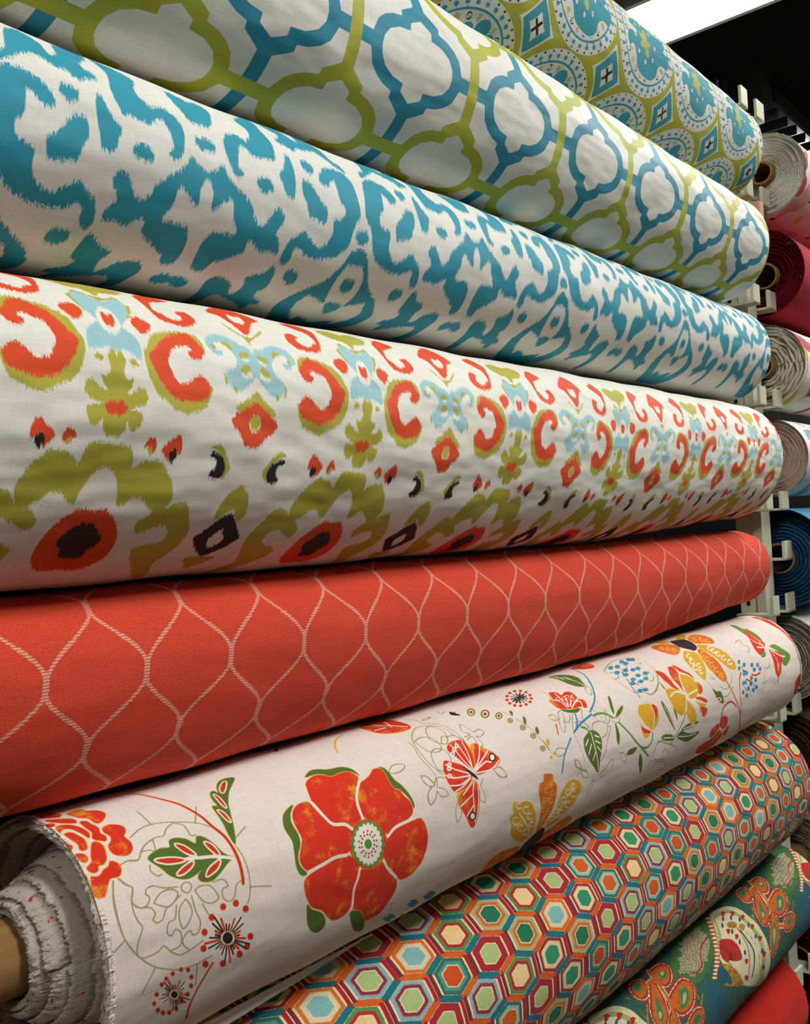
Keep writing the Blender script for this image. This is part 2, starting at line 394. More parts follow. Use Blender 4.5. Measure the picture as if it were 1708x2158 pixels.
def design_ogee(x, s):
    """pairs of wavy stitched lines that touch at necks, 79 mm apart"""
    P, x0, s0 = 0.0793, 0.3303, -0.0005
    xs = x - 0.155*(s-s0); v = (s-s0)/np.where(s > s0, 0.0575, 0.0500)      # half periods
    a = math.pi*v
    off = 0.5*P*np.clip(0.5-0.53*np.cos(a), 0.025, 0.975)
    slope = 1/np.sqrt(1 + (0.265*P*math.pi/0.054*np.sin(a))**2)
    wave = lambda v: np.sin(math.pi*v/P)*P/math.pi*slope                 # signed, so thin lines stay whole between samples
    return {'f1': wave(xs-x0-off), 'f2': wave(xs-x0+off)}

def design_floral(x, s):
    F = Field(x, s); T = lambda ox, oy, k: Trace(F, 'R6', (ox, oy), k)
    a, b, c, d, e, f, g, h = T(0,1640,K330), T(200,1830,K330), T(270,1610,K330), T(580,1590,K350), T(860,1500,K300), T(1140,1360,K280), T(1000,1600,K280), T(1360,1310,K280)
    i, j = T(1458,1120,6.832), T(1458,1380,6.832)
    # peony at the near end
    a.polys('red', '730,400 800,365 880,350 950,365 1050,360 1130,380 1150,420 1100,490 1040,500 960,450 850,440', '300,450 380,420 450,390 560,375 640,390 665,410 640,435 500,440', '480,465 600,455 760,450 830,475 820,500 700,500 560,485',
     '870,490 940,480 990,510 1070,550 1090,610 1150,640 1155,690 1100,690 1010,670 1000,600 930,550', '610,540 680,520 800,525 900,560 970,610 965,660 900,620 840,590 760,560 680,570 650,600', '700,620 770,600 860,640 920,680 950,770 900,795 865,780 850,730 780,680',
     '1000,720 1060,705 1120,740 1145,800 1160,880 1130,940 1070,960 1070,1010 1020,1035 960,1010 950,970 1000,920 990,850', '1120,550 1200,515 1300,520 1360,550 1365,600 1350,640 1420,700 1445,770 1400,840 1300,850 1220,820 1180,750 1210,690 1200,640 1130,600',
     '1200,910 1280,930 1320,990 1300,1070 1200,1100 1170,1200 1140,1290 1060,1305 990,1260 970,1210 1000,1140 990,1080 1080,1070 1130,1000 1180,970', '820,840 900,830 955,870 940,920 880,910', '890,1100 930,1060 955,1100 945,1170 880,1185', '680,690 740,720 790,750 770,790 720,760', '400,520 560,500 600,520 520,545', '470,570 560,560 590,590 520,610')
    # line medallion
    c.lines('olive', '20,810 130,710 250,660 380,635 500,628 650,630 800,650 900,685', '1170,900 1230,980 1280,1090 1310,1200 1325,1330 1320,1450 1295,1530', '490,640 420,700 390,780 300,800 200,870 140,950 110,1050 0,1060', '490,640 600,660 650,720 690,780 740,770',
     '95,515 250,660', '745,460 735,640', '1275,690 1170,810', '1325,1340 1555,1330', '240,1100 250,1170 330,1220 370,1200', '270,820 290,900 300,940', '150,960 230,940 280,950')
    a.lines('olive', '1235,1120 1240,1300 1290,1530 1340,1700', '1310,950 1400,900 1510,890 1540,800 1590,720 1680,660', '1300,1100 1380,1160 1450,1200 1440,1330 1470,1380 1550,1420')
    b.lines('olive', '195,140 200,330 240,530 330,770 470,950 640,1070 800,1110 950,1110 1100,1060 1290,950', '250,110 330,180 410,210 400,340 430,480 480,580 530,650 490,780 470,900 500,980 620,960 710,910 770,850 850,920 950,950 1050,900 1130,840 1190,790',
     '650,380 700,290 800,230 910,255 880,350 800,420 650,380', '1095,240 1160,190 1260,190 1330,270 1350,330 1270,380 1180,350 1095,240', '1000,330 940,420 930,530 970,660 1030,600 1070,490 1050,400 1000,330',
     '910,200 760,210 640,190 570,220 560,280 600,310 590,380 520,430 450,420', '520,430 620,430 670,500 640,560 700,595 760,540 780,450 860,380 940,290', '900,400 885,550 820,590 800,700 850,740 890,670 950,700 960,800 930,860 840,910', '1060,300 1110,470 1160,580 1140,700 1080,730 1050,680 980,760 980,840 1040,890',
     '1180,390 1220,460 1260,520', '1290,150 1390,120 1450,190 1390,230 1400,320 1460,360 1520,310 1540,180 1600,130', '330,790 100,1040', '670,1100 520,1390', '1125,1050 1105,1280', '1060,205 1040,250 1000,265 960,240 950,200 970,160 1010,148 1050,165 1060,205')
    c.line('redtop', '0,320 120,320 260,345 400,380 540,420 680,490 800,570 920,680 1050,790 1140,920 1200,1050 1235,1180 1250,1300', hw=0.0007, hw2=0.0013)
    # leaf and small leaf
    c.poly('green', '220,1040 270,970 360,920 460,910 450,840 520,805 640,820 740,870 750,790 830,800 930,870 1010,950 1080,1000 1160,1020 1100,1060 1010,1180 920,1270 820,1280 770,1240 800,1160 850,1100 770,1180 680,1240 580,1250 460,1210 360,1130')
    c.poly('green', '1160,150 1130,230 1100,300 1090,420 1120,560 1150,700 1165,880 1090,760 1040,650 930,480 930,455 980,455 920,380 900,310 940,290 990,320 970,250 990,190 1060,155')
    for t in ('520,875 600,890 680,940 735,990 650,970 570,920', '840,855 920,890 990,980 960,980 880,910', '300,1050 400,1030 520,1025 620,1045 540,1070 420,1080', '545,1200 620,1120 710,1065 690,1120 610,1190', '860,1215 900,1130 1000,1055 970,1140 900,1200', '1010,270 1030,210 1065,190 1060,260 1030,310', '940,330 1000,370 1070,470 1020,430', '985,505 1050,540 1115,630 1060,590'):
        c.poly('cream', t, grow=0.0014); c.poly('redtop', t)
    c.line('cream', '600,1050 660,1030 800,1020 950,1010 1150,1030', hw=0.0012)
    # dandelions
    for ctr, r, dots, n in (((1450,760), (55,65), '1400,420 1535,380 1640,440 1280,535 1205,700 1195,880 1215,1050 1400,1040 1580,935 1660,850 1695,740', 26), ((880,1390), (38,40), '955,1115 1030,1115 865,1160 795,1215 745,1280 690,1390 660,1490 700,1560 755,1590 820,1585 895,1540 955,1465 1020,1385 1060,1290 1065,1195', 22)):
        k = r[0]/55
        for q in range(n):
            an = 2*math.pi*q/n; l = (190+60*math.sin(5*an))*k
            p = np.array([[ctr[0]+80*k*math.cos(an), ctr[1]+85*k*math.sin(an)], [ctr[0]+l*math.cos(an), ctr[1]+l*1.1*math.sin(an)]])
            b.line('dark' if q % 3 else 'redtop', p, hw=0.0005*k+.0002)
        b.dot('dark', ctr, *r)
        for p in pts(dots): b.dot('redtop', p, 32*k, 38*k)
    b.line('redtop', '1290,1040 1150,1280 1040,1500 1000,1640', hw=0.0008)
    # the big poppy
    d.polys('red', '330,330 330,270 400,215 480,205 580,225 680,190 770,185 830,220 860,265 840,350 835,450 860,580 890,650 850,700 790,740 700,715 600,700 530,640 450,560 390,480', '870,300 920,265 970,220 1000,165 1060,150 1120,190 1160,270 1220,350 1280,370 1330,430 1390,480 1420,560 1410,620 1350,680 1240,740 1160,820 1050,700 920,650 880,560 855,450 855,370',
     '190,580 240,510 330,480 370,500 440,580 530,670 600,720 700,730 790,770 780,900 740,1030 640,1045 520,1110 430,1170 370,1200 300,1170 255,1080 270,960 280,860 230,760 190,670', '310,1290 400,1210 520,1130 640,1065 760,1040 870,1170 860,1250 810,1360 785,1500 750,1590 680,1660 590,1700 530,1660 480,1600 380,1570 330,1480 305,1390',
     '880,1180 1000,1180 1110,1100 1150,1180 1240,1250 1255,1340 1230,1420 1150,1540 1060,1640 930,1700 900,1640 860,1590 790,1590 800,1480 830,1350 870,1250', '1160,850 1250,760 1350,710 1430,680 1490,655 1530,680 1570,790 1575,900 1540,1050 1480,1160 1390,1250 1300,1290 1250,1250 1180,1170 1120,1090 1150,950')
    d.dot('red', (955,920), 200, 260)
    d.polys('green', '315,225 360,165 440,150 540,155 680,135 790,160 860,220 780,180 680,180 580,220 480,195 400,200', '1060,140 1130,155 1220,260 1290,310 1380,410 1430,500 1430,550 1390,460 1280,360 1210,340 1150,240 1110,170', '190,515 130,560 85,640 100,760 180,890 200,1000 220,1150 270,1240 330,1225 260,1150 235,1050 260,920 240,820 170,700 160,600', '330,1550 380,1600 450,1620 500,1660 505,1760 420,1830 340,1760', '760,1630 820,1590 880,1610 910,1680 890,1800 800,1790')
    d.lines('cream', '865,270 840,400 850,520 900,650', '390,490 520,640 610,715 720,715 795,765', '740,1035 620,1060 500,1130 350,1210', '870,1170 840,1290 800,1400 780,1590', '1115,1085 1160,1170 1250,1265', '1165,840 1240,750 1400,670', hw=0.0014)
    an = np.linspace(0, 2*math.pi, 161)[:-1]
    for n, rx, ry, amp in (('greentop', 168, 238, .10), ('cream2', 138, 205, .13)):
        k = 1+amp*np.abs(np.cos(10*an)) - amp*.5
        d.poly(n, np.stack([955+rx*k*np.cos(an), 920+ry*k*np.sin(an)], 1), sm=False)
    for q in range(14): 
        for rr in (.48, .66): d.dot('dots', (955+138*rr*math.cos(q*2*math.pi/14+rr*3), 920+205*rr*math.sin(q*2*math.pi/14+rr*3)), 10, 13)
    d.dot('dots2', (957,920), 38, 52)
    d.lines('olive', '1165,190 1200,120 1290,100 1335,120 1300,170 1220,200 1165,190', '1500,220 1560,230 1640,310 1600,330 1530,290 1500,220', '1600,340 1570,430 1600,520 1650,460 1660,380', '1150,1560 1200,1530 1180,1620 1120,1660', '1080,1620 1000,1700 1040,1690 1090,1640')
    for p in pts('1400,1540 1430,1510 1590,1440 1610,1420 1150,1690 1200,1660 1320,1650 1270,1690 1560,1460'): d.dot('blue', p, 40, 22)
    d.lines('dark', '1340,1590 1400,1550', '1500,1530 1570,1460', hw=0.0007)
    # butterfly
    e.polys('red', '465,430 500,380 580,350 660,355 720,420 770,520 790,640 760,700 680,640 560,540 480,480', '790,385 860,400 940,450 1030,490 1110,575 1060,650 960,710 850,755 800,740 800,640 790,500', '425,600 520,615 640,650 740,740 760,790 720,880 640,940 555,965 480,860 430,740', '780,820 830,880 850,1000 845,1150 820,1290 780,1380 740,1370 690,1260 610,1140 590,1060 640,970 720,900')
    e.polys('gold', '740,420 790,390 800,520 860,560 850,650 800,700 780,600', '585,990 700,900 760,860 760,950 700,960 620,1010 590,1060')
    e.lines('cream', '770,700 720,520 640,360', '770,690 660,500 560,370', '750,690 640,570 500,400', '790,700 850,550 860,400', '800,700 900,560 960,470', '800,720 930,600 1000,600 1040,500', '810,740 1000,690 1100,580', '740,750 560,700 440,640', '740,770 540,800 430,760', '740,790 620,880 490,890', '740,800 650,900 560,960', '780,830 770,1000 790,1300', '760,850 650,1000', '760,1000 620,1140', '770,1130 700,1250', '830,900 835,1150 800,1320', hw=0.0007)
    e.poly('dark', '625,640 700,690 800,760 840,820 780,790 720,740')
    for p in pts('550,460 580,415 530,510 490,640 485,690 490,775'): e.dot('cream', p, 28); e.dot('blue', p, 11)
    for p in pts('1015,545 765,1250'): e.dot('dark', p, 44, 54); e.dot('cream2', p, 28, 36); e.dot('greentop', p, 17, 22)
    e.lines('olive', '170,145 300,145 450,180 600,270 690,370', '45,300 60,250 100,190 230,170 400,190 560,290 640,350', '45,300 70,380 150,500 250,620 350,710 420,760', '0,370 40,390 150,560 280,700 330,780 310,870', '245,175 215,220 260,330 390,390 470,380 460,290 380,210 245,175', '80,360 150,310 280,320 370,390 400,450 350,490 220,470 80,360', '460,310 530,290 620,320 690,370', '400,450 300,460 280,540 350,690 450,710 510,600 470,500 400,450', '400,300 440,300 470,340 460,390 400,380 400,300',
     '620,150 680,170 780,240 850,205 920,235 880,290 820,290', '620,150 650,240 750,270 680,305', '820,290 890,370 900,430', '710,340 740,310 780,300 840,390', '155,770 220,780 310,870', '155,770 180,830 250,890 280,900', '310,870 360,790 430,800', '290,900 245,980 270,1110 330,1050 345,950', '345,950 400,1020 480,1000 430,930 350,905 350,830', '1075,655 1150,700 1195,775 1130,785 1050,720', '580,1100 565,1200 585,1330 630,1250 635,1180', '850,1050 910,1090 925,1040 900,950 860,890 900,800', '160,140 100,100 0,90', '160,100 260,65 270,70 240,95 170,110', '1300,90 1420,160 1560,290 1700,460', '1130,0 1250,50', '350,0 400,30 440,0')
    def drop(t, p, r): t.dot('green', p, r, r*.95); t.dot('cream', p, r*.72, r*.7); t.dot('redtop', p, r*.42, r*.4)
    for q in ((1230,105,28),(1380,190,32),(1505,290,32),(1620,440,32),(1095,45,40),(930,20,50),(760,0,46)): drop(e, q[:2], q[2])
    e.polys('green', '1380,60 1410,90 1415,150 1390,130', '1540,180 1570,230 1560,270 1530,230', '1680,330 1695,370 1685,410', '1215,0 1245,0 1255,50', '560,0 570,30 545,30')
    e.polys('dark', '500,0 580,20 640,40 560,45 510,35')
    # red leaf, small dandelion and stem tucked against the roll above
    z = T(0, 0, 1.0)
    z.poly('red', '758,1533 775,1521 800,1515 830,1517 866,1530 850,1541 815,1546 785,1543'); z.lines('cream', '762,1532 800,1528 860,1531', '780,1524 800,1529', '810,1520 825,1530', '790,1540 815,1532', hw=.0008); z.lines('greentop', '775,1532 840,1533', hw=.0010)
    z.line('gold2', '722,1552 708,1562 706,1575 711,1588', hw=.0009); z.dot('dark', (582,1581), 5, 3)
    for q in range(13):
        an = q*2*math.pi/13; ca, sa = math.cos(an), math.sin(an)
        z.line('dark', np.array([[1094+7*ca, 1473+4.5*sa], [1094+18*ca, 1473+11*sa]]), hw=.0009); z.dot('redtop', (1094+26*ca, 1473+16*sa), 3.4, 2.6)
    z.dot('dark', (1094,1473), 5, 3.5)
    # yellow flower under the roll
    g.polys('gold', '500,560 540,545 580,570 620,545 690,540 750,600 780,720 770,860 720,960 620,1040 520,1030 460,960 470,830 450,760 500,700 490,630', '1060,640 1110,490 1170,360 1230,290 1310,260 1380,330 1360,430 1280,580 1170,700 1030,820 920,880 960,780')
    g.polys('orange', '830,330 890,280 890,200 930,190 980,185 1020,210 1025,280 1070,340 1060,470 1010,640 930,780 850,890 780,920 830,780 850,620 830,460', '810,1060 880,960 1000,880 1150,760 1220,730 1255,750 1220,810 1100,900 950,1000', '70,1450 200,1300 330,1190 450,1140 570,1110 520,1210 400,1290 200,1400')
    g.poly('dark', '490,1250 600,1120 720,1000 850,890 905,890 880,980 780,1080 640,1190')
    def curl(t, n, cx, cy, r, hw=.0007):
        an = np.linspace(.4, 5.2, 10); t.line(n, np.stack([cx+r*np.cos(an), cy+r*np.sin(an)], 1), hw=hw)
    for q in ((660,650,42),(570,600,32),(530,790,45),(710,730,38),(590,880,42),(730,830,34),(650,930,34),(1290,450,40),(1220,430,34),(1160,530,36),(1220,590,40),(1100,620,34),(1285,350,34),(1060,720,34),(1130,690,30),(1000,770,26)): curl(g, 'cream', *q)
    g.lines('cream', '680,980 690,880 640,800 570,690', '900,880 1050,740 1180,540 1300,320', hw=0.0008)
    for q in ((930,400,30),(1000,310,26),(1010,430,30),(900,520,24),(990,530,28),(890,650,28),(960,650,24),(900,760,22),(860,820,20)): curl(g, 'gold2', *q)
    g.lines('olive', '1440,480 1470,370 1530,260 1520,360 1440,480', '1300,10 1350,20 1390,130 1330,90 1300,10', '1390,140 1460,170 1460,230 1400,230 1390,150', '1330,230 1370,150', '240,130 340,100 420,210 330,230 250,140', '200,1260 270,1150')
    # orange blossom, leaves and tulip
    f.poly('red', '110,605 200,600 270,640 310,600 380,600 450,650 480,690 560,710 590,800 540,800 500,790 430,810 330,815 240,810 160,760 110,710 160,690 130,650')
    f.lines('cream', '180,610 270,700 350,780', '160,700 250,720 340,800', '470,690 400,800', '310,650 360,790', '540,800 500,720 430,730', '400,640 380,780', hw=0.0008)
    for p in pts('225,685 300,680 340,660 405,690'): f.dot('cream', p, 30, 22); f.dot('redtop', p, 20, 14)
    f.polys('green', '260,820 380,830 500,810 470,860 390,865 310,850', '100,405 220,380 360,380 480,410 530,460 570,510 540,530 440,520 330,480 220,430', '640,1095 720,1120 770,1200 780,1320 760,1450 740,1630 690,1570 620,1460 570,1340 555,1210 590,1150', '875,650 900,660 930,760 950,870 920,840 890,740', '975,910 1000,840 1060,770 1065,810 1020,890', '960,1000 1000,1080 1020,1180 1005,1280 980,1200', '1110,1400 1150,1340 1240,1310 1190,1390 1130,1410', '1275,1390 1300,1480 1275,1650 1255,1520', '1565,1180 1650,1150 1708,1160 1708,1220 1600,1225')
    f.lines('cream', '130,405 360,430 560,510', '200,400 300,440', '300,400 420,450', '640,1120 690,1300 740,1600', '610,1210 580,1290', '650,1270 620,1400', '690,1160 740,1180', '700,1230 760,1260', '700,1380 670,1480', '720,1300 770,1360', hw=0.0008)
    f.poly('red', '380,300 500,250 600,235 690,260 640,290 500,300')
    f.lines('blue', '430,310 560,370 640,470 690,600 690,720 630,860', '440,880 470,980 460,1070', '430,1120 520,1000 650,890', '395,1190 350,1310 310,1450 285,1640', hw=0.0011)
    f.lines('greentop', '670,910 740,880 830,880 930,930', '1010,990 1130,1110 1260,1280 1380,1420', '1440,1130 1430,1230 1370,1310 1300,1310 1250,1270', '520,1050 580,1070 620,1120', hw=0.0012)
    f.polys('gold', '1270,770 1340,760 1400,750 1480,830 1530,890 1510,1000 1450,1090 1400,1080 1330,1000 1265,880', '1310,1120 1400,1140 1370,1190 1330,1180')
    f.polys('red', '1430,760 1490,780 1515,850 1490,950 1470,1060 1480,900 1440,810', '1280,950 1310,1050 1420,1110 1380,1130 1310,1110')
    f.lines('cream', '1420,760 1470,900 1440,1080', '1290,930 1340,1020 1420,1090', hw=0.0008); f.lines('green', '1340,830 1390,930 1420,1060', '1430,890 1420,1000', hw=0.0008)
    def petals(t, S, r, r2):
        for p in pts(S): t.dot('blue', p, r, r2)
    petals(f, '900,290 985,280 985,350 1090,325 1095,380 1185,320 1250,300 1250,390 1345,360 1350,430 1190,440 1290,465 1185,490 1350,570 1280,580 1040,220 1090,240 1130,190 1180,185', 36, 24)
    f.lines('dark', '1000,300 1040,320', '1050,340 1070,400', '1250,320 1290,350', '1300,380 1330,400', '1220,490 1260,510', '1240,460 1260,490', '1300,540 1330,580', '1090,240 1130,250', '1110,430 1180,540 1280,665', hw=0.0007)
    f.lines('olive', '820,320 870,250 960,200 1150,165 1330,220 1430,300 1510,420 1500,530 1430,630 1330,600 1200,600 1060,500 960,430 870,370 820,320', '1390,340 1450,400 1440,460 1390,450 1360,400 1390,340', '890,350 960,350 1010,400 960,430', '1020,250 1100,270 1090,310', '1200,180 1290,230 1240,240 1200,210', '370,880 380,940 360,990 300,980', '410,880 410,1000 440,1150 530,1350 570,1490', '520,820 540,960 630,1090', '590,790 740,890 850,1040 900,1040 860,1200 820,1390 770,1490', '660,1090 660,1030 690,990 780,980 850,1040 840,1140 770,1200', '430,1000 530,980 630,1070', '100,910 150,890 240,950 160,960 100,910', '240,950 225,870 260,840 310,930 300,980', '240,970 260,1060 310,1120 320,1030 300,980', '445,1480 490,1480 530,1590 460,1560 445,1480', '530,1600 600,1620 610,1690 550,1700 530,1650', '840,1580 900,1480 940,1480 910,1570', '840,1580 770,1640 780,1700 830,1660', '815,820 890,930 850,1010 815,820', '940,930 1000,920 1030,960 980,1000 930,970', '570,550 600,520 650,560 660,620 630,640 590,600 570,550', '190,1380 230,1320 330,1330 320,1390 240,1430 190,1380', '1020,1390 1060,1380 1110,1440 1090,1500 1040,1470 1020,1390', '1450,1420 1500,1260 1560,1230 1600,1260 1700,1270', '1390,1580 1400,1500 1500,1470 1600,1460', '1430,1560 1500,1500 1600,1500 1590,1580 1480,1620', '0,590 80,620 130,680', '0,1210 60,1260 150,1400')
    drop(f, (30,1325), 32)
    for p in pts('140,1440 185,1390'): f.dot('gold', p, 22)
    f.poly('gold', '75,1210 100,1205 115,1260 95,1290 75,1260')
    f.line('redtop', '200,1010 215,1080 230,1140', hw=0.0007)
    # daisy, iris, buds, blue sprays and the far butterfly
    h.polys('orange', '75,330 160,300 320,290 440,320 450,370 400,430 280,410 150,370', '545,230 600,185 700,180 800,200 870,240 875,290 760,290 650,285', '690,350 800,410 920,500 1000,610 1050,740 1000,770 920,700 830,600 750,490 690,400')
    h.polys('gold', '680,300 830,320 980,370 1080,440 1170,560 1150,620 1060,590 940,490 800,400 690,340', '510,370 560,380 650,390 720,460 780,580 790,690 770,750 700,700 600,600 520,510 495,440', '430,190 510,185 520,230 440,235 390,225', '140,270 260,250 330,270 200,290')
    for q in ((830,350,26),(880,380,28),(940,420,28),(1010,470,28),(1090,520,30),(570,440,30),(610,510,30),(650,590,32),(700,560,26),(720,640,26)): curl(h, 'cream', *q, hw=.0009)
    for q in ((740,420,24),(800,480,26),(860,550,28),(920,620,28),(980,690,26),(640,230,22),(720,240,22),(800,250,22),(220,340,24),(300,350,24),(380,360,22)): curl(h, 'gold2', *q, hw=.0009)
    h.poly('dark', '320,260 390,240 500,235 600,270 670,330 640,370 560,350 440,320'); h.lines('cream', '370,260 480,280 600,330', '440,250 500,310', '520,250 560,340', '600,280 620,350', hw=.0006)
    h.polys('gold', '440,680 510,670 590,720 660,800 690,880 650,960 580,1000 530,920 470,800', '270,880 340,860 430,890 520,950 520,1050 490,1200 430,1180 380,1100 300,960', '530,1010 600,1080 660,1200 650,1280 600,1320 550,1240 525,1120', '600,1010 700,1050 790,1060 730,1100 650,1060', '180,670 250,720 330,800 240,760')
    h.polys('red', '295,600 340,585 400,640 430,700 470,850 500,920 430,820 340,720', '130,640 220,650 310,730 380,820 440,880 350,840 240,740', '340,570 400,580 480,630 580,680 640,760 600,720 520,670 430,640', '640,770 720,820 735,900 690,930 680,860', '640,980 700,970 770,990 800,1020 770,1050 700,1030', '690,1100 790,1110 790,1180 760,1220 720,1190')
    h.lines('cream', '430,690 460,800 520,940', '520,940 400,900 330,960', '520,950 530,1150', '560,990 680,1080 730,1200', '600,1000 700,1020 790,1060', '530,950 660,880', '440,670 560,700 660,790', hw=0.0009)
    h.lines('green', '320,910 400,890', '550,900 580,840', '590,930 630,900', '450,1060 490,970', '570,1050 610,1170', '480,1000 520,960', hw=0.0009)
    h.polys('green', '210,1010 270,1080 350,1240 400,1400 330,1280 250,1120', '370,1090 400,1140 430,1280 400,1200', '220,1490 290,1450 380,1500 320,1530 260,1530', '430,1460 480,1410 570,1440 700,1410 640,1480 540,1540 440,1510', '470,1400 560,1310 690,1280 620,1340 540,1380', '870,860 920,900 970,900 1000,980 1000,1050 940,1020 900,930', '160,750 210,800 265,860 240,850')
    h.lines('cream', '250,1500 380,1495', '440,1480 560,1470 660,1430', '250,1080 390,1370', '500,1380 640,1320', hw=0.0007)
    h.dot('cream2', (950,1000), 34, 26); h.dot('dots', (950,1000), 20, 14)
    h.lines('greentop', '520,1160 490,1290 430,1420 350,1560', hw=0.0008); h.line('dark', '1200,1420 1300,1320 1420,1215', hw=0.0012)
    h.polys('red', '960,1240 1000,1210 1050,1230 1040,1330 1000,1370 950,1340', '830,1480 850,1390 930,1310 940,1370 900,1440', '1000,1420 1060,1330 1075,1370 1020,1460', '650,1690 720,1580 820,1510 960,1380 1000,1420 900,1560 760,1660')
    h.lines('cream', '940,1380 860,1480 700,1600', '960,1370 990,1440 900,1560', '1000,1380 940,1440 830,1560', hw=0.0009)
    h.lines('redtop', '1040,760 1120,900 1190,1060 1225,1180 1220,1310 1170,1440', '960,1290 990,1130 1080,1030 1150,1060 1175,1100', '1235,1190 1230,950 1220,760 1240,650', '1310,740 1380,780', '1370,680 1420,690 1470,660', hw=0.0009)
    petals(h, '1210,520 1275,555 1215,600 1280,670 1310,660 1370,725 1420,750 1365,800 1430,840 1395,880 1270,790 1300,780 1335,860 1270,910 1315,950 1370,560 1400,620 1440,560 1470,610', 18, 31)
    h.lines('dark', '1230,560 1270,620', '1260,630 1300,640', '1390,780 1410,850', '1290,840 1320,900', '1380,600 1400,640', hw=0.0008)
    h.polys('greentop', '1085,45 1180,50 1250,90 1330,190 1230,130', '1290,80 1380,120 1480,190 1520,260 1430,190 1340,130', '1490,420 1540,380 1555,440 1500,465')
    h.polys('red', '1250,80 1330,110 1440,180 1530,260 1550,310 1480,340 1400,320 1340,220 1290,150', '1340,220 1420,260 1500,290 1540,350 1500,440 1440,400 1390,330')
    h.lines('cream', '1540,310 1440,270 1340,220', '1540,310 1430,220 1300,130', '1530,330 1440,330', hw=.0009)
    i.polys('red', '1130,1700 1250,1730 1340,1770 1400,1790 1300,1870 1290,2000 1250,2060 1210,1900 1150,1760', '850,1240 1000,1245 1160,1310 1290,1400 1440,1530 1500,1640 1430,1560 1280,1420 1150,1350 950,1270')
    i.polys('greentop', '1130,1650 1200,1620 1300,1680 1390,1740 1430,1800 1330,1780 1230,1710', '1310,1870 1360,1790 1430,1800 1380,1920 1330,1930')
    i.lines('cream', '1150,1720 1240,1860 1250,2000', '1160,1710 1290,1790 1360,1800', '1180,1640 1300,1700', hw=.0009)
    j.polys('red', '1170,0 1330,0 1300,120 1290,250 1250,320 1210,240 1190,100', '1480,560 1500,420 1550,310 1590,280 1600,400 1570,520 1520,590')
    j.line('dark', '1250,320 1240,400', hw=.001)
    h.lines('olive', '1160,270 1220,240 1250,310 1330,330 1320,400 1260,340 1200,300', '1390,400 1450,500 1550,600 1600,560 1590,480', '960,830 1050,870 1110,760 1110,660 1050,600', '800,650 850,690 900,740 830,720', '780,750 890,880', '1000,970 1060,950 1130,830', '1540,690 1510,800 1560,760 1580,800', '100,1690 160,1580 220,1540 260,1560 320,1580 400,1620 400,1690', '230,1690 270,1640 310,1690', '0,520 80,560 150,650 175,750 160,870 80,940 0,910')
    return F.L

def design_hexagon(x, s):
    W, Hh = 0.0613, 0.0326                       # cell width, row pitch; pointy hexagons with upright double bars
    x0, s0 = 0.7195, 0.0655
    s2 = s + 0.028*(x-x0)
    r = np.round((s2-s0)/Hh)
    best = None
    for dr in (-1, 0, 1):
        row = r+dr; cxo = x0 + 0.5*W*(row % 2); ci = np.round((x-cxo)/W)
        dx, dy = x-cxo-ci*W, s2-s0-row*Hh
        rho = np.maximum(np.abs(dx)/(W/2), (np.abs(dx)*0.0109 + np.abs(dy)*0.0306)/0.0325/0.0204)
        if best is None: best = [rho, dx, dy, row, ci]
        else:
            k = rho < best[0]
            for q, v in enumerate((rho, dx, dy, row, ci)): best[q] = np.where(k, v, best[q])
    rho, dx, dy, row, ci = best
    inner = np.maximum(np.abs(dx)/0.0224, (np.abs(dx)*0.0109 + np.abs(dy)*0.0306)/0.0325/0.0170)
    vert = W/2 - np.abs(dx)                                              # to the upright edge
    slant = 0.0204 - (np.abs(dx)*0.0109 + np.abs(dy)*0.0306)/0.0325      # to the sloping edge
    side = np.sign(dx)*np.sign(dy)*np.where(row % 2 == 0, 1, -1)*np.sign(dy)
    tri = dx/(W/4)*np.where(row % 2 == 0, 1, -1)                         # + orange, - teal; crosses zero at the points
    pal = [('C84A12','4F8F86','2E6B52'), ('7FB0AC','D9C6A0','D4691E'), ('E8C48A','B3201A','4E8A4A'), ('A9B878','A82420','9E2430'), ('2E8A62','EBC58C','8E2838'), ('A9B878','8E2838','86A8A8'), ('1F7050','CE6420','A8A878'), ('CC5A1C','8FB4AA','2E6B52')]
    pal = np.array([[lin(h)[:3] for h in p] for p in pal])
    idx = ((ci*3 + row*2 + np.floor(row/2)*1 + (ci*row) % 3) % 8).astype(int)
    return {'rho': inner, 'vert': vert, 'slant': slant, 'tri': tri, 'red': np.sign(dx), 'c0': pal[idx,0], 'c1': pal[idx,1], 'c2': pal[idx,2]}

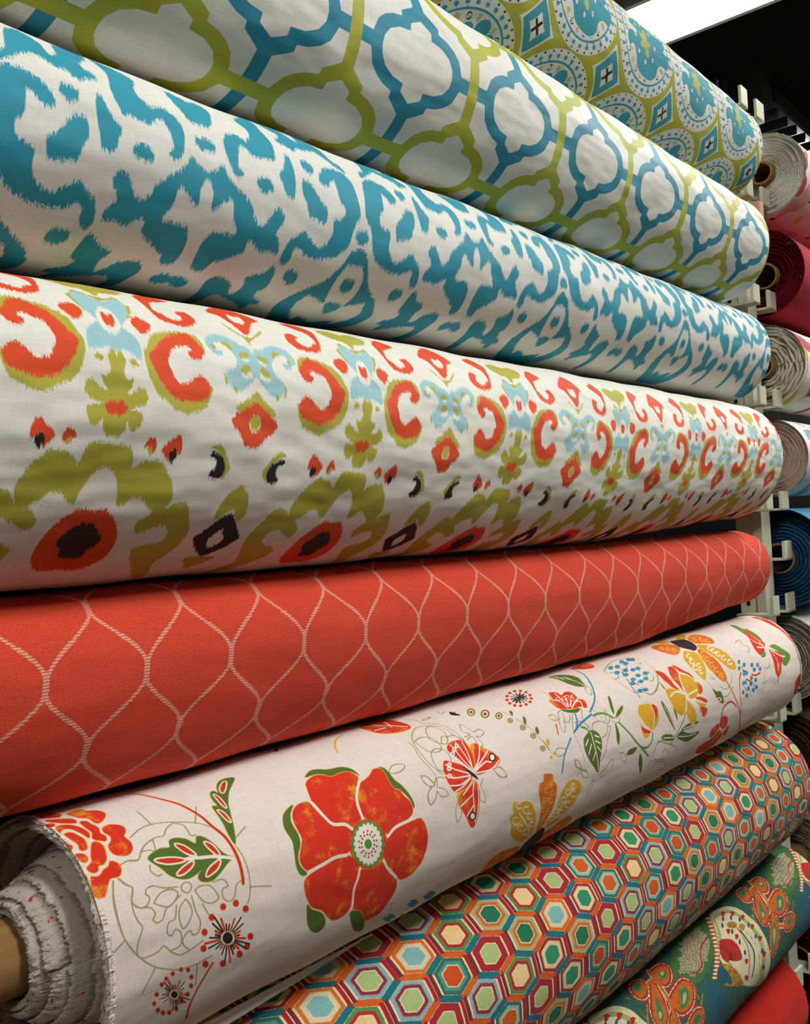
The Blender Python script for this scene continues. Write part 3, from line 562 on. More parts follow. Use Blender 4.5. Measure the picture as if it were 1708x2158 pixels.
def design_paisley(x, s):
    P = 0.382; x0 = 1.30
    F = Field((x-x0) % P, s)
    def post(p):
        q = p.copy(); c = q[:,0].mean()-x0; q[:,0] = q[:,0]-x0-math.floor(c/P)*P; return q
    T = Trace(F, 'R8', (1440,1800), 1708/268, post)
    def both(n, t, **k):
        p = smooth_closed(U('R8', pts(t), (1440,1800), 1708/268), 3); p[:,0] -= x0
        for m in (-1, 0, 1): F.add(n, p - [m*P, 0] if True else p, **k)
    def bline(n, t, hw):
        p = smooth_open(U('R8', pts(t), (1440,1800), 1708/268), 4); p[:,0] -= x0
        for m in (-1, 0, 1): F.line(n, p-[m*P, 0], hw)
    def bdot(n, q, r, r2, rot=0):
        an = np.linspace(0, 2*math.pi, 13)[:-1]; p = U('R8', np.stack([q[0]+r*np.cos(an), q[1]+r2*np.sin(an)], 1), (1440,1800), 1708/268); p[:,0] -= x0
        for m in (-1, 0, 1): F.add(n, p-[m*P, 0])
    both('navy', '1520,620 1600,560 1708,700 1708,1000 1600,1060 1520,1140'); both('navy', '470,1560 540,1500 600,1708 480,1760')
    both('green', '340,850 400,960 430,1100 425,1280 380,1480 280,1660 150,1760 0,1720 -150,1600 -120,1200 0,1020 150,930')
    rng = np.random.default_rng(4)
    leaf = U('R8', pts('60,1060 200,960 330,1060 385,1250 350,1420 270,1580 120,1660 -80,1580 -60,1180'), (1440,1800), 1708/268)
    lo, hi = leaf.min(0), leaf.max(0); G = Field(np.zeros(1), np.zeros(1))
    for gi, gx in enumerate(np.arange(lo[0], hi[0], .0068)):
        for gy in np.arange(lo[1]+(gi % 2)*.0027, hi[1], .0054):
            q = np.array([gx, gy]) + rng.uniform(-.0008, .0008, 2); G.P = q[None]; ii, dd = G.poly_d(leaf)
            if dd is None or dd[0] < .002: continue
            for m in (-1, 0, 1):
                F.dot('pale', q-[x0+m*P, 0], .0036, .0026, .5); F.dot('pink', q-[x0+m*P, 0], .0026, .0017, .5)
    bline('redtop', '330,1120 250,1230 240,1380 260,1480 200,1580 100,1600', .0012); bline('redtop', '250,1230 160,1130 90,1080', .0010)
    both('cream', '350,820 450,740 600,690 760,730 880,820 1000,930 1090,1080 1150,1250 1170,1400 1130,1600 1100,1740 700,1740 560,1500 460,1330 440,1120 420,980')
    both('sage', '400,850 480,780 600,740 740,780 850,860 960,970 1050,1110 1100,1260 1110,1400 1080,1600 1040,1740 760,1740 600,1480 500,1300 480,1120 450,980'); both('cream2', '430,880 500,830 600,790 720,820 820,900 920,1000 1000,1130 1050,1270 1060,1400 1030,1600 990,1740 800,1740 640,1460 540,1300 520,1130 480,980')
    for q in range(16):
        t = q/15; p = np.array([340+90*math.sin(t*2.6)+60*t-10*t*t, 860+800*t]); bdot('redtop', p, 50, 25); bdot('fringe', p, 42, 16)
    for q in pts('540,800 670,790 810,840 940,970 1040,1130 1090,1340 720,1110 610,1040 850,1440 850,1660'): bdot('red', q, 22, 40); bdot('red', q+[0,-18], 38, 12)
    for q in pts('540,870 650,850 770,870 890,950 985,1100 660,1040 530,960 1065,1300 1080,1520 760,1180 830,1320'): bdot('navy', q, 17, 40)
    bdot('gold', (660,950), 75, 50); bdot('gold', (800,970), 45, 45)
    both('red', '490,1170 560,1140 650,1150 720,1210 770,1300 790,1400 760,1430 700,1440 640,1430 560,1380 510,1300')
    both('gold', '500,1480 600,1480 700,1540 770,1640 800,1760 560,1760 520,1600'); both('navy', '510,1510 590,1560 660,1680 660,1740 600,1730 560,1650')
    bline('gold', '730,990 800,1100 880,1290 890,1480 870,1700', .002); bline('navy', '780,1030 850,1130 950,1290 960,1480 930,1650', .0025); bline('gold', '800,1000 930,1130 1020,1290 1030,1480 1000,1700', .0015)
    for t in ('930,390 1000,330 1090,350 1130,440 1110,510 1040,500 980,450', '1160,680 1210,560 1270,490 1350,530 1390,650 1370,760 1290,810 1220,760', '940,470 1030,560 1110,700 1150,830 1120,930 1070,920 1000,800 970,640', '1200,780 1260,880 1290,1030 1270,1200 1220,1340 1180,1300 1190,1100 1180,900', '1370,930 1420,820 1480,810 1490,900 1450,1000 1390,1010', '740,520 830,470 900,540 900,620 820,620'):
        both('halo', t, grow=0.0056); both('halo2', t, grow=0.0040); both('halo3', t, grow=0.0024); both('orange', t)
        e = smooth_closed(U('R8', pts(t), (1440,1800), 1708/268), 8); L = np.hypot(*(np.roll(e, -1, 0)-e).T); cs = np.concatenate([[0], np.cumsum(L)]); c0 = e.mean(0)
        for q in np.arange(0, cs[-1], .0042):
            i0 = min(np.searchsorted(cs, q), len(e)-1); v = e[i0]-c0; v = v/max(np.hypot(*v), 1e-6)
            for m in (-1, 0, 1):
                F.dot('halo', e[i0]+v*.0058-[x0+m*P, 0], .0019); F.dot('halo3', e[i0]+v*.0036-[x0+m*P, 0], .0009)
    for t, w in (('900,380 1000,480 1120,620 1180,720 1210,800', .0030), ('1200,790 1230,900 1300,960 1370,960', .0024), ('880,560 930,480 960,460', .002)):
        bline('halo', t, w+.003); bline('halo2', t, w+.0016); bline('orange', t, w)
    for t in ('1400,560 1420,640 1450,690', '930,700 960,860 990,900', '860,740 930,820 980,920', '1480,640 1470,760', '700,620 760,640'): bline('gold', t, .0012)
    for t in ('1000,390 1070,380 1090,440 1040,440', '1250,600 1300,550 1350,640 1330,740 1280,770 1280,680', '1010,620 1060,700 1110,820 1090,880 1040,780', '1220,900 1260,1000 1250,1150 1210,1320 1200,1150', '1410,900 1450,840 1470,890 1430,960', '760,500 820,480 840,560 790,560'): both('green2', t)
    for t in ('1290,620 1320,610 1320,700 1295,720', '1060,770 1090,800 1085,850 1065,830', '1020,390 1060,385 1060,420 1030,415', '1220,980 1245,1040 1235,1150 1215,1250 1215,1100'): both('sage2', t)
    both('redtop', '1500,1190 1560,1090 1640,1040 1708,1000 1708,1080 1500,1260'); both('redtop', '1600,180 1660,220 1708,300 1708,350 1640,300')
    return F.L

def design_medallion(x, s):
    P, Q = 0.180, 0.156
    x0, s0 = 1.113, 0.011
    xs = x - 0.03*(s-s0)
    dx = (xs-x0+P/2) % P - P/2; j = np.round((s-s0)/Q); dy = s-s0-j*Q
    k = P/Q; r = np.hypot(dx, dy*k); th = np.arctan2(dy*k, dx); odd = (j % 2 == 0)
    out = {}
    R0 = 0.0885
    out['lime'] = r - R0
    lx, ly = (xs-x0-P/2+P/2) % P - P/2, (s-s0-Q/2+Q/2) % Q - Q/2
    dia = np.abs(lx)/0.031 + np.abs(ly)/0.035
    sup = (np.abs(lx)/0.040)**.8 + (np.abs(ly)/0.045)**.8
    out['white'] = (1-sup)*0.018
    core = (np.abs(lx)/0.018)**.8 + (np.abs(ly)/0.020)**.8
    out['teal'] = np.minimum((1-dia)*0.021, (core-1)*0.008)
    cr = np.minimum(np.abs(lx*.75+ly*.66), np.abs(lx*.75-ly*.66)); out['black'] = np.minimum(0.0021-cr, 0.011-np.hypot(lx, ly))
    def ring(n, rad, cnt, size, ph=0.0, sx=1.0):
        a = (th-ph+math.pi/cnt) % (2*math.pi/cnt) - math.pi/cnt
        d = size - np.hypot(rad*a*sx, r-rad); out[n] = np.maximum(out.get(n, np.full(len(x), -FAR)), d)
    ring('black', 0.0855, 34, 0.0021)
    ring('teal', 0.0780, 30, 0.0036); ring('teal', 0.0735, 30, 0.0022, 0, 2.2)
    out['teal'] = np.maximum(out['teal'], 0.0017-np.abs(r-0.0695))
    # inner flower (upper row) or drops (lower row)
    big = 0.010-np.hypot(dx, dy)
    for cx, cy, rr in ((.007,.043,.0125), (-.015,.034,.009), (.027,.034,.009), (-.007,-.043,.0125), (.015,-.034,.009), (-.027,-.034,.009), (.036,0,.008), (-.036,0,.008)):
        big = np.maximum(big, rr-np.hypot(dx-cx, (dy-cy)*1.1))
    G = Field(np.where(odd, dx, 9.0), dy)
    pl = U('R1', pts('640,60 690,70 760,130 830,190 900,260 1000,350 1040,440 1030,480 1085,560 1095,650 1070,710 1040,670 1000,650 970,700 960,760 930,810 880,830 830,800 770,720 745,640 745,560 735,470 705,370 665,400 650,340 640,280 645,210 690,205 730,250 740,210 690,150 650,110'), (1340,120), 1708/260)
    pl[:,0] -= 0.03*(pl[:,1]-s0); cxm = round((pl[:,0].mean()-x0)/P)*P + x0
    G.add('t', smooth_closed(np.stack([pl[:,0]-cxm, pl[:,1]-s0], 1), 3)); big = np.where(odd, G.L['t'], big)
    out['teal'] = np.maximum(out['teal'], np.clip(big, -FAR, FAR))
    for n, o in (('olive', 0.0), ('black', math.pi/11)):
        a = (th-o+math.pi/11) % (2*math.pi/11) - math.pi/11; q = np.hypot(0.0595*a*1.2, (r-0.0595)*.9)
        out[n] = np.maximum(out.get(n, np.full(len(x), -FAR)), np.minimum(0.0010-np.abs(q-0.0044), -big-.001)); out['olive'] = np.maximum(out.get('olive', np.full(len(x), -FAR)), np.minimum(0.0024-q, -big-.001))
    fl = np.minimum(0.013*(1+.35*np.cos(5*th))-np.hypot(dx, dy*.7), 1); out['olive'] = np.maximum(out['olive'], np.where(odd, np.clip(fl, -FAR, FAR), -FAR))
    for a in range(8):
        cx, cy = 0.030*math.cos(a*math.pi/4), 0.030*math.sin(a*math.pi/4)
        q = np.hypot((dx-cx)*1.4, dy-cy); out['white2'] = np.maximum(out.get('white2', np.full(len(x), -FAR)), np.where(odd, 0.0040-q, -FAR)); out['black'] = np.maximum(out['black'], np.where(odd, 0.0016-q, -FAR))
    return {n: np.clip(v, -FAR, FAR) for n, v in out.items()}

# ------------------------------------------------------------------ fabric materials made of those layers
def layered(name, base, layers, ikat=None, amp=.10, rough=.88, twill=0.0, sheen=.02, wrinkle=.35, edge=0.00035, mottle=None, tint=None, outline={}, rag=0.0):
    """base colour and (layer name, colour) in stacking order; ikat=(thread width, reach) frays edges along the thread"""
    m = NT(name, rough); st = m.attr('st').outputs['Vector']; x, s, _ = m.sep(st)
    c = lin(base)
    if tint:
        nz = m.noise(m.comb(m.math('MULTIPLY', x, 700.0), m.math('MULTIPLY', s, 700.0), 0), 1.0, 1)
        c = m.mix(m.step(nz, .62, .75), c, lin(tint))
    if ikat:
        w, A = ikat
        def jit(seed, a):
            v = m.comb(m.math('FLOOR', m.math('DIVIDE', x, w)), m.math('FLOOR', m.math('MULTIPLY', s, 33.0)), seed)
            r = m.white(v); return m.math('MULTIPLY', m.math('SUBTRACT', r, 0.5), a)
        j1, j2 = jit(1.0, A), jit(7.0, A*1.35)
    packs, grads = {}, {}
    if rag: rg = m.math('MULTIPLY', m.math('SUBTRACT', m.noise(m.comb(x, s, 5.0), 420.0, 2), .5), rag*2)
    for i, (n, colr) in enumerate(layers):
        p = i//3
        if p not in packs:
            packs[p] = m.sep(m.attr('d%d' % p).outputs['Vector'])
            if ikat: grads[p] = m.sep(m.attr('g%d' % p).outputs['Vector'])
        d = packs[p][i % 3]
        if rag: d = m.math('ADD', d, rg)
        if ikat:
            g = grads[p][i % 3]
            f1 = m.step(m.math('MULTIPLY_ADD', j1, g, d), -edge, edge); f2 = m.step(m.math('MULTIPLY_ADD', j2, g, d), -edge*1.5, edge*1.5)
            f = m.math('ADD', m.math('MULTIPLY', f1, 0.62), m.math('MULTIPLY', f2, 0.38))
        else: f = m.step(d, -edge, edge)
        if n in outline: c = m.mix(m.step(d, -edge-outline[n][1], edge-outline[n][1]), c, lin(outline[n][0]))
        cc = lin(colr)
        if mottle and n in mottle:
            c2, sc, lo, hi = mottle[n]
            cc = m.mix(m.step(m.noise(m.comb(x, s, float(i)), sc, 6, .7), lo, hi), cc, lin(c2))
        c = m.mix(f, c, cc)
    return cloth_finish(m, c, st, amp=amp, twill=twill, sheen=sheen, wrinkle=wrinkle)
def roll_grid(n, step_px, ds, back=0.010, x0=None):
    Y, Z, R, X, e, xn = ROLLS[n]
    if x0 is not None: xn = x0
    d = math.hypot(Y, Z); a0 = math.atan2(-Z, Y); T = arc_table(n)
    xx = np.linspace(xn, X, 3000); px = to_px(surf(n, xx, np.full(3000, np.interp(a0, T[0], T[1]))))[:,0]
    px = np.maximum(px, -150 + 0.15*(px+150))                     # coarser where it leaves the picture
    k = max(int((px[-1]-px[0])/step_px), 40); x = np.interp(np.linspace(px[0], px[-1], k), px, xx)
    lim = math.acos(min(R/d, .99)) + math.radians(16)
    lo, hi = np.interp([max(a0-lim, -math.pi), min(a0+lim, math.pi)], T[0], T[1])
    s = np.arange(lo, hi, ds)
    s = np.concatenate([np.arange(T[1][0], lo-back*.5, back), s, np.arange(hi+back*.5, T[1][-1], back), [T[1][-1]]])
    return x, s
def roll_mesh(n, x, s, design, lump=0.0006):
    nx, ns = len(x), len(s); X, S = np.repeat(x, ns), np.tile(s, nx)
    wob = lump*(np.sin(X*23+S*31+Z_SEED[n]) + np.sin(X*47-S*19+2*Z_SEED[n]) + .6*np.sin(X*9+Z_SEED[n]*3))
    V = surf(n, X, S, wob)
    me = grid_mesh('fabric_wrap', V, nx, ns); set_attr(me, 'st', np.stack([X, S, 0*X], 1))
    L = design(X, S) if design else {}
    return me, L, (nx, ns)
def put_layers(me, L, order, shape, s, ikat):
    nx, ns = shape; z = np.full(nx*ns, -FAR)
    for p in range((len(order)+2)//3):
        D = [L.get(n, z) for n in order[3*p:3*p+3]]; D += [z]*(3-len(D))
        set_attr(me, 'd%d' % p, np.stack(D, 1))
        if ikat: set_attr(me, 'g%d' % p, np.stack([np.gradient(d.reshape(nx, ns), s, axis=1).ravel() for d in D], 1))
Z_SEED = {k: i*1.7+.3 for i, k in enumerate(ROLLS)}

# ------------------------------------------------------------------ roll ends and cores
def end_mesh(n, x, face, core, wraps, depth, seed, jag=0.0012, sect=None, na=150, wave=1.0):
    """the wound edge of the cloth seen from the end: a spiral of wraps, each standing a little in or out"""
    rng = np.random.default_rng(seed); per = 6; nr = wraps*per+1
    a = np.linspace(0, 2*math.pi, na, endpoint=False)
    if sect is None:
        Y, Z, R, X, e, _ = ROLLS[n]; k = np.where(np.sin(a) < 0, float(sag(n, np.array([x]))[0]), 1.0)
    else: Y, Z, R = sect; k = np.ones(na)
    off = rng.uniform(-1, 1, wraps+2)*0.5; t = np.arange(nr)/(nr-1); rows = []
    ph = rng.uniform(0, 6.28, wraps+2)
    for q in range(nr):
        tt = t[q]; lay = tt*wraps + a/(2*math.pi); li = np.clip(lay.astype(int), 0, wraps+1); fr = lay-np.floor(lay)
        r = core + (R-core-.0003)*tt
        groove = np.where(np.abs(fr-.5) > .36, -1.0, .35*np.cos((fr-.5)*3))
        wv = np.sin(a*3+ph[li])*.5 + np.sin(a*7+ph[li]*2)*.25
        dx = depth(tt) + face*(off[li]*0.004 + wv*0.0022*wave + groove*0.0032 + rng.uniform(-1, 1, na)*jag)
        kk = 1 + (k-1)*tt
        rr = r*(1 + wave*(.012*np.sin(a*2+ph[li])+.004*(wave-1)*np.sin(a*9+ph[li]))*tt*(1-tt)*4)
        rows.append(np.stack([x+dx, Y-rr*np.cos(a), CAM_Z+Z+rr*kk*np.sin(a)], 1))
    me = grid_mesh('roll_end', np.concatenate(rows), nr, na, closed=True)
    T, A = np.repeat(t, na), np.tile(a, nr); lay = T*wraps + A/(2*math.pi)
    set_attr(me, 'sp', np.stack([lay, A, T], 1)); return me
def end_mat(name, c1, c2, c3=None, fleck=None, fleck_amt=.62):
    m = NT(name, .95, .1); v = m.attr('sp').outputs['Vector']; lay, ang, t = m.sep(v)
    wl = m.white(m.comb(m.math('FLOOR', lay), 0, 2.0)); fr = m.math('FRACT', lay)
    c = m.mix(wl, lin(c1), lin(c2))
    if c3: c = m.mix(m.step(m.math('ABSOLUTE', m.math('SUBTRACT', fr, .5)), .30, .46), c, lin(c3))
    p = m.pos(); nz = m.noise(p, 600.0, 3); c = m.mix(m.step(nz, .35, .75, 0, .35), c, tuple(q*.72 for q in lin(c2)[:3])+(1,))
    if fleck:
        fl = m.noise(p, 110.0, 2)
        c = m.mix(m.step(fl, fleck_amt, fleck_amt+.06), c, lin(fleck))
    return m.finish(c, m.bump(nz, .6, .002))
def fray_mesh(n, x, face, count, length, seed, R=None, sect=None):
    """loose threads standing off the cut edge of the outer wraps"""
    rng = np.random.default_rng(seed); V, Fc = [], []
    for q in range(count):
        a = rng.uniform(-math.pi, math.pi)
        if sect is None:
            Y, Z, Rr, X, e, _ = ROLLS[n]; k = float(sag(n, np.array([x]))[0]) if math.sin(a) < 0 else 1.0
        else: Y, Z, Rr = sect; k = 1.0
        r = Rr-rng.uniform(0, .004)
        b = np.array([x, Y-r*math.cos(a), CAM_Z+Z+r*k*math.sin(a)]); o = np.array([0, -math.cos(a), math.sin(a)]); tg = np.array([0, math.sin(a), math.cos(a)])
        l = rng.uniform(.4, 1)*length; w = .00035
        tip = b + np.array([face*l, 0, 0]) + o*rng.uniform(-.2, .6)*l + tg*rng.uniform(-.5, .5)*l
        b = b - np.array([face*.002, 0, 0]); i = len(V)
        V += [b-tg*w, b+tg*w, tip+o*w*.5, b+o*w*1.5]; Fc += [(i, i+1, i+2), (i+1, i+3, i+2), (i+3, i, i+2)]
    me = bpy.data.meshes.new('frayed_threads'); me.from_pydata([tuple(v) for v in V], [], Fc); me.update(); return me
M_CARD = None
def cardboard():
    global M_CARD
    if M_CARD is None:
        m = NT('cardboard', .8, .2); p = m.pos(); sx, sy, sz = m.sep(p)
        st = m.noise(m.comb(m.math('MULTIPLY', sx, 20.0), m.math('MULTIPLY', sy, 200.0), m.math('MULTIPLY', sz, 200.0)), 1.0, 3)
        M_CARD = m.finish(m.mix(m.step(st, .3, .7), lin('8E673E'), lin('9C7548')))
    return M_CARD
def make_roll(n, label, fabric_mat, mesh, ends, fray, core=0.026, core_x=None, group='fabric rolls on the near rack'):
    Y, Z, R, X, e, xn = ROLLS[n]
    root = empty('fabric_roll', (0.5*(X+max(xn, .1)), Y, CAM_Z+Z-R*e))
    tag(root, label, 'fabric roll', group)
    w = link('fabric_wrap', mesh, fabric_mat, root)
    cx = core_x or (0.072, 1.846)
    link('core_tube', tube_mesh('core_tube', cx[0], cx[1], Y, CAM_Z+Z, core-.004, core), cardboard(), root)
    for (me, mat) in ends: link('roll_end', me, mat, root)
    for (me, mat) in fray: tag(link('frayed_threads', me, mat, w), kind='stuff')
    return root

# ------------------------------------------------------------------ the setting
m = NT('floor_vinyl', .35, .5); p = m.pos(); M_FLOOR = m.finish(m.mix(m.step(m.noise(p, 3.0, 4), .35, .65), lin('46423C'), lin('56514A')))
M_BLACK = plain('ceiling_black', '0B0B0D', .9, .1); M_DARK = plain('dark_panel', '1B1A19', .8, .2); M_WALL = plain('shop_wall', '4E4A44', .8, .2)
def struct(name, boxes, mat):
    return tag(link(name, box_mesh(name, boxes), mat), kind='structure')
CEIL = CAM_Z + 1.72
struct('floor', [(-5, 11, -4, 6, -.05, 0)], M_FLOOR)
struct('ceiling', [(-5, 11, -4, 6, CEIL, CEIL+.05)], M_BLACK)
struct('wall_back', [(-5, 11, 6, 6.1, 0, CEIL)], M_WALL)
struct('light_block_front', [(-5, 11, -1.5, -1.4, 0, CEIL)], M_WALL)  # unseen panel added close behind the camera to block low frontal light
struct('wall_left', [(-5.1, -5, -4, 6, 0, CEIL)], M_WALL)
struct('wall_right', [(11, 11.1, -4, 6, 0, CEIL)], M_DARK)

# ------------------------------------------------------------------ ceiling lights: rows of fluorescent troffers
def emissive(name, strength, colr=(.985, 1.0, .965, 1)):
    m = NT(name); m.b.inputs['Base Color'].default_value = (.9, .9, .9, 1)
    m.b.inputs['Emission Color'].default_value = colr; m.b.inputs['Emission Strength'].default_value = strength; return m.mat
M_LENS = emissive('light_lens', LENS_POWER); M_WHITE = plain('white_enamel', 'D8D8D4', .4, .5, .03)
LX = [3.02, 0.45, -2.1, 6.6]
LIGHT_LABELS = ['long fluorescent ceiling light glowing above the patterned medallion roll', 'long fluorescent ceiling light over the aisle beside the rolls', 'long fluorescent ceiling light at the near end of the aisle', 'long fluorescent ceiling light far down the dark ceiling']
for i, lx in enumerate(LX):
    root = tag(empty('ceiling_light', (lx, -.4, CEIL)), LIGHT_LABELS[i], 'ceiling light', 'fluorescent ceiling lights')
    y0, y1 = LIGHT_Y[i]
    link('housing', box_mesh('housing', [(lx-.165, lx-.145, y0, y1, CEIL-.06, CEIL), (lx+.145, lx+.165, y0, y1, CEIL-.06, CEIL), (lx-.165, lx+.165, y0-.02, y0, CEIL-.06, CEIL), (lx-.165, lx+.165, y1, y1+.02, CEIL-.06, CEIL)]), M_WHITE, root)
    n = max(1, int(round((y1-y0)/1.22)))
    for q in range(n):
        a, b = y0+(y1-y0)*q/n+.004, y0+(y1-y0)*(q+1)/n-.004
        link('lens', box_mesh('lens', [(lx-.145, lx+.145, a, b, CEIL-.055, CEIL-.03)]), M_LENS, root)

# ------------------------------------------------------------------ dark fittings hanging under the ceiling
M_METAL = plain('dull_metal', '4A4A50', .35, .6, .1, 40, .6); M_GREY = plain('duct_grey', '2E2E33', .6, .4)
d = tag(empty('air_duct', (3.8, 1.4, CEIL-.12)), 'dark grey boxed air duct hung below the black ceiling', 'duct')
link('duct_body', box_mesh('duct_body', [(3.72, 3.95, 1.36, 2.6, CEIL-.16, CEIL-.02)], .006), M_GREY, d)
link('duct_flange', box_mesh('duct_flange', [(3.71, 3.74, 1.34, 2.62, CEIL-.175, CEIL-.005)], .003), M_GREY, d)
d = tag(empty('louvre_light', (4.8, 1.2, CEIL-.1)), 'dark louvred ceiling light with bright cells beyond the white roll', 'ceiling light')
link('side_rail', box_mesh('side_rail', [(3.95, 6.0, 1.425, 1.44, CEIL-.10, CEIL)], .002), M_GREY, d)
link('side_rail', box_mesh('side_rail', [(3.95, 6.0, 1.225, 1.24, CEIL-.06, CEIL)], .002), M_GREY, d)
lv = box_mesh('louvre_blade', [(-.004, .004, -.09, .09, -.02, .02)])
for q in range(16):
    o = link('louvre_blade', lv, M_GREY, d); o.location = (4.02+q*.12, 1.332, CEIL-.075)
    o.matrix_parent_inverse = Matrix.Translation(d.location).inverted()
link('tube_lamp', box_mesh('tube_lamp', [(4.50, 6.0, 1.29, 1.37, CEIL-.045, CEIL-.015)], .006), M_LENS, d)
d = tag(link('ceiling_hook', box_mesh('ceiling_hook', [(-.02, .02, -.003, .003, -.004, .004), (-.02, -.012, -.003, .003, -.004, .034), (.012, .02, -.003, .003, -.004, .034)], .001), plain('steel', 'B8BABE', .4, .6, .05, 40)), 'small steel wire hook against the dark ceiling', 'hook')
d.location = (3.718, 1.367, CEIL-.036)

# ------------------------------------------------------------------ rack uprights with their hooks
m = NT('cream_enamel', .42, .45); p = m.pos(); dirt = m.noise(p, 60.0, 5, .7)
M_CREAM = m.finish(m.mix(m.step(dirt, .66, .82, 0, .5), m.mix(m.step(m.noise(p, 8.0, 3), .35, .65), lin('C9C6AC'), lin('D6D3BC')), lin('6E6650')))
M_SLOT = plain('slot_shadow', '2A2822', .9, .1)
LEVELS = [.784, .609, .404, .208, .007, -.193, -.393, -.593, -.793, -.893]
hl = box_mesh('hook', [(-.034, 0, -.006, .066, -.005, 0), (-.034, 0, -.006, 0, -.005, .033)], .0012)
hr = box_mesh('hook', [(0, .042, -.006, .066, -.005, 0), (0, .042, -.006, 0, -.005, .033)], .0012)
def upright(px, label, levels=LEVELS, spare=False):
    left = right = True
    u = tag(empty('rack_upright', (px+.0245, .70, 0)), label, 'rack', 'cream rack uprights')
    pst = link('post', box_mesh('post', [(px, px+.049, .650, .668, 0, 2.245), (px, px+.049, .676, .700, 0, 2.245), (px+.004, px+.045, .668, .676, 0, 2.245)], .0008), M_CREAM, u)
    link('foot', box_mesh('foot', [(px-.02, px+.07, .45, .89, 0, .04)], .004), M_CREAM, u)
    for z in levels:
        for ok, me, x in ((left, hl, px-.034), (right, hr, px+.049)):
            if ok:
                o = link('hook', me, M_CREAM, u); o.location = (x+(.034 if me is hl else 0), .631, CAM_Z+z)
    if spare:
        o = link('hook', hr, M_CREAM, u); o.location = (px+.049, .631, CAM_Z-.091)
    for q in range(30):
        z = .30+q*.066
        if q % 3 == 0: o = link('slot', SLOT, M_SLOT, pst); o.location = (px-.0003, .685, z)
    return u
SLOT = box_mesh('slot', [(0, .0006, -.0035, .0035, -.02, .02)])
MID = upright(1.847, 'cream metal rack upright with lipped hooks between the two bays of rolls', spare=True)
upright(0.02, 'cream metal rack upright with lipped hooks at the near end of the rolls', LEVELS[:-1])
upright(3.40, 'cream metal rack upright with lipped hooks at the far end of the second bay', LEVELS[:-1])
struct('wall_rack', [(-.2, 3.6, .90, .93, 0, 2.245)], M_DARK)

tag(link('card_block', box_mesh('card_block', [(1.838, 1.862, .612, .6495, CAM_Z+.542, CAM_Z+.598)], .004), plain('peach_card', 'D8AE86', .8, .2)), 'small peach cardboard block held against the cream rack upright', 'block')

# ------------------------------------------------------------------ the patterned rolls of the near bay
WEDGE = lambda t: 0.0
def far_end(n, c1, c2, seed): return (end_mesh(n, ROLLS[n][3]-.003, 1, .026, 12, lambda t: -.006+.006*t, seed, na=72), end_mat('end_'+n, c1, c2))
def near_end(n, c1, c2, seed): return (end_mesh(n, ROLLS[n][5]+.003, -1, .026, 12, lambda t: .006-.006*t, seed, na=72), end_mat('endn_'+n, c1, c2))
M_THREAD = {}
def thread(h):
    if h not in M_THREAD: M_THREAD[h] = plain('thread_'+h, h, .95, .1)
    return M_THREAD[h]
def build(n, label, step, ds, design, order, mat, ikat=False, ends=(), fray=(), **k):
    x, s = roll_grid(n, step, ds); me, L, sh = roll_mesh(n, x, s, design)
    put_layers(me, L, order, sh, s, ikat)
    return make_roll(n, label, mat, me, list(ends), list(fray), **k)

TEAL, LIME, WHITE = '2F8FA3', 'B4B43E', 'E9E6DC'
lay = [('lime', 'AFAF3C'), ('white', 'E2E0D8'), ('teal', '3F98A8'), ('white2', 'E2E0D8'), ('olive', 'B9B766'), ('black', '2A1A16')]
build('R1', 'roll of white fabric with teal round medallions and lime diamonds, topmost on the rack', 2.6, .0011, design_medallion, [l[0] for l in lay],
      layered('medallion_cloth', 'E2E0D8', lay, edge=.0004, rag=.0007, mottle={'lime': ('C3A67E', 55.0, .60, .72), 'teal': ('7FBCC6', 90.0, .6, .72)}), ends=[far_end('R1', 'D8D2B8', 'B0AC78', 1), near_end('R1', 'D8D2B8', 'B0AC78', 2)], fray=[(fray_mesh('R1', ROLLS['R1'][3], 1, 700, .008, 3), thread('D9D3B4'))])
lay = [('teal', '2B8CA6'), ('lime', 'B3B53A')]
build('R2', 'roll of white fabric with interlocking teal and lime quatrefoil trellis', 3.2, .0013, design_trellis, [l[0] for l in lay],
      layered('trellis_cloth', WHITE, lay, edge=.0004, rough=.6, wrinkle=.5, amp=.07), ends=[far_end('R2', 'DDDACF', 'BFBDA8', 4), near_end('R2', 'DDDACF', 'BFBDA8', 5)], fray=[(fray_mesh('R2', ROLLS['R2'][3], 1, 350, .004, 6), thread('DDD9CC'))])
lay = [('teal', '2E98AE')]
build('R3', 'roll of white and teal blurred ikat fabric under the trellis roll', 3.0, .0013, design_teal_ikat, ['teal'],
      layered('teal_ikat_cloth', 'E8E5DC', lay, ikat=(.00105, .0044), edge=.0005, rough=.65, amp=.06), ikat=True, ends=[far_end('R3', 'DDDACF', '9FBFC2', 7), near_end('R3', 'DDDACF', '9FBFC2', 8)], fray=[(fray_mesh('R3', ROLLS['R3'][3], 1, 500, .005, 9), thread('DDE2DE'))])
lay = [('lime', 'B6AC3E'), ('blue', '9FC9D0'), ('red', 'E04A1C'), ('limetop', 'B6AC3E'), ('black', '231A1C')]
build('R4', 'thick roll of cream ikat fabric with orange scrolls, olive leaves and black spots', 3.0, .0013, design_orange_ikat, [l[0] for l in lay],
      layered('orange_ikat_cloth', 'E9E5D9', lay, ikat=(.00095, .0032), edge=.0004, rough=.7, twill=.035, amp=.06, wrinkle=.6), ikat=True, ends=[far_end('R4', 'DDD5BF', 'C9A05A', 10), near_end('R4', 'DDD5BF', 'C9A05A', 11)], fray=[(fray_mesh('R4', ROLLS['R4'][3], 1, 500, .003, 12), thread('CDA23C'))])

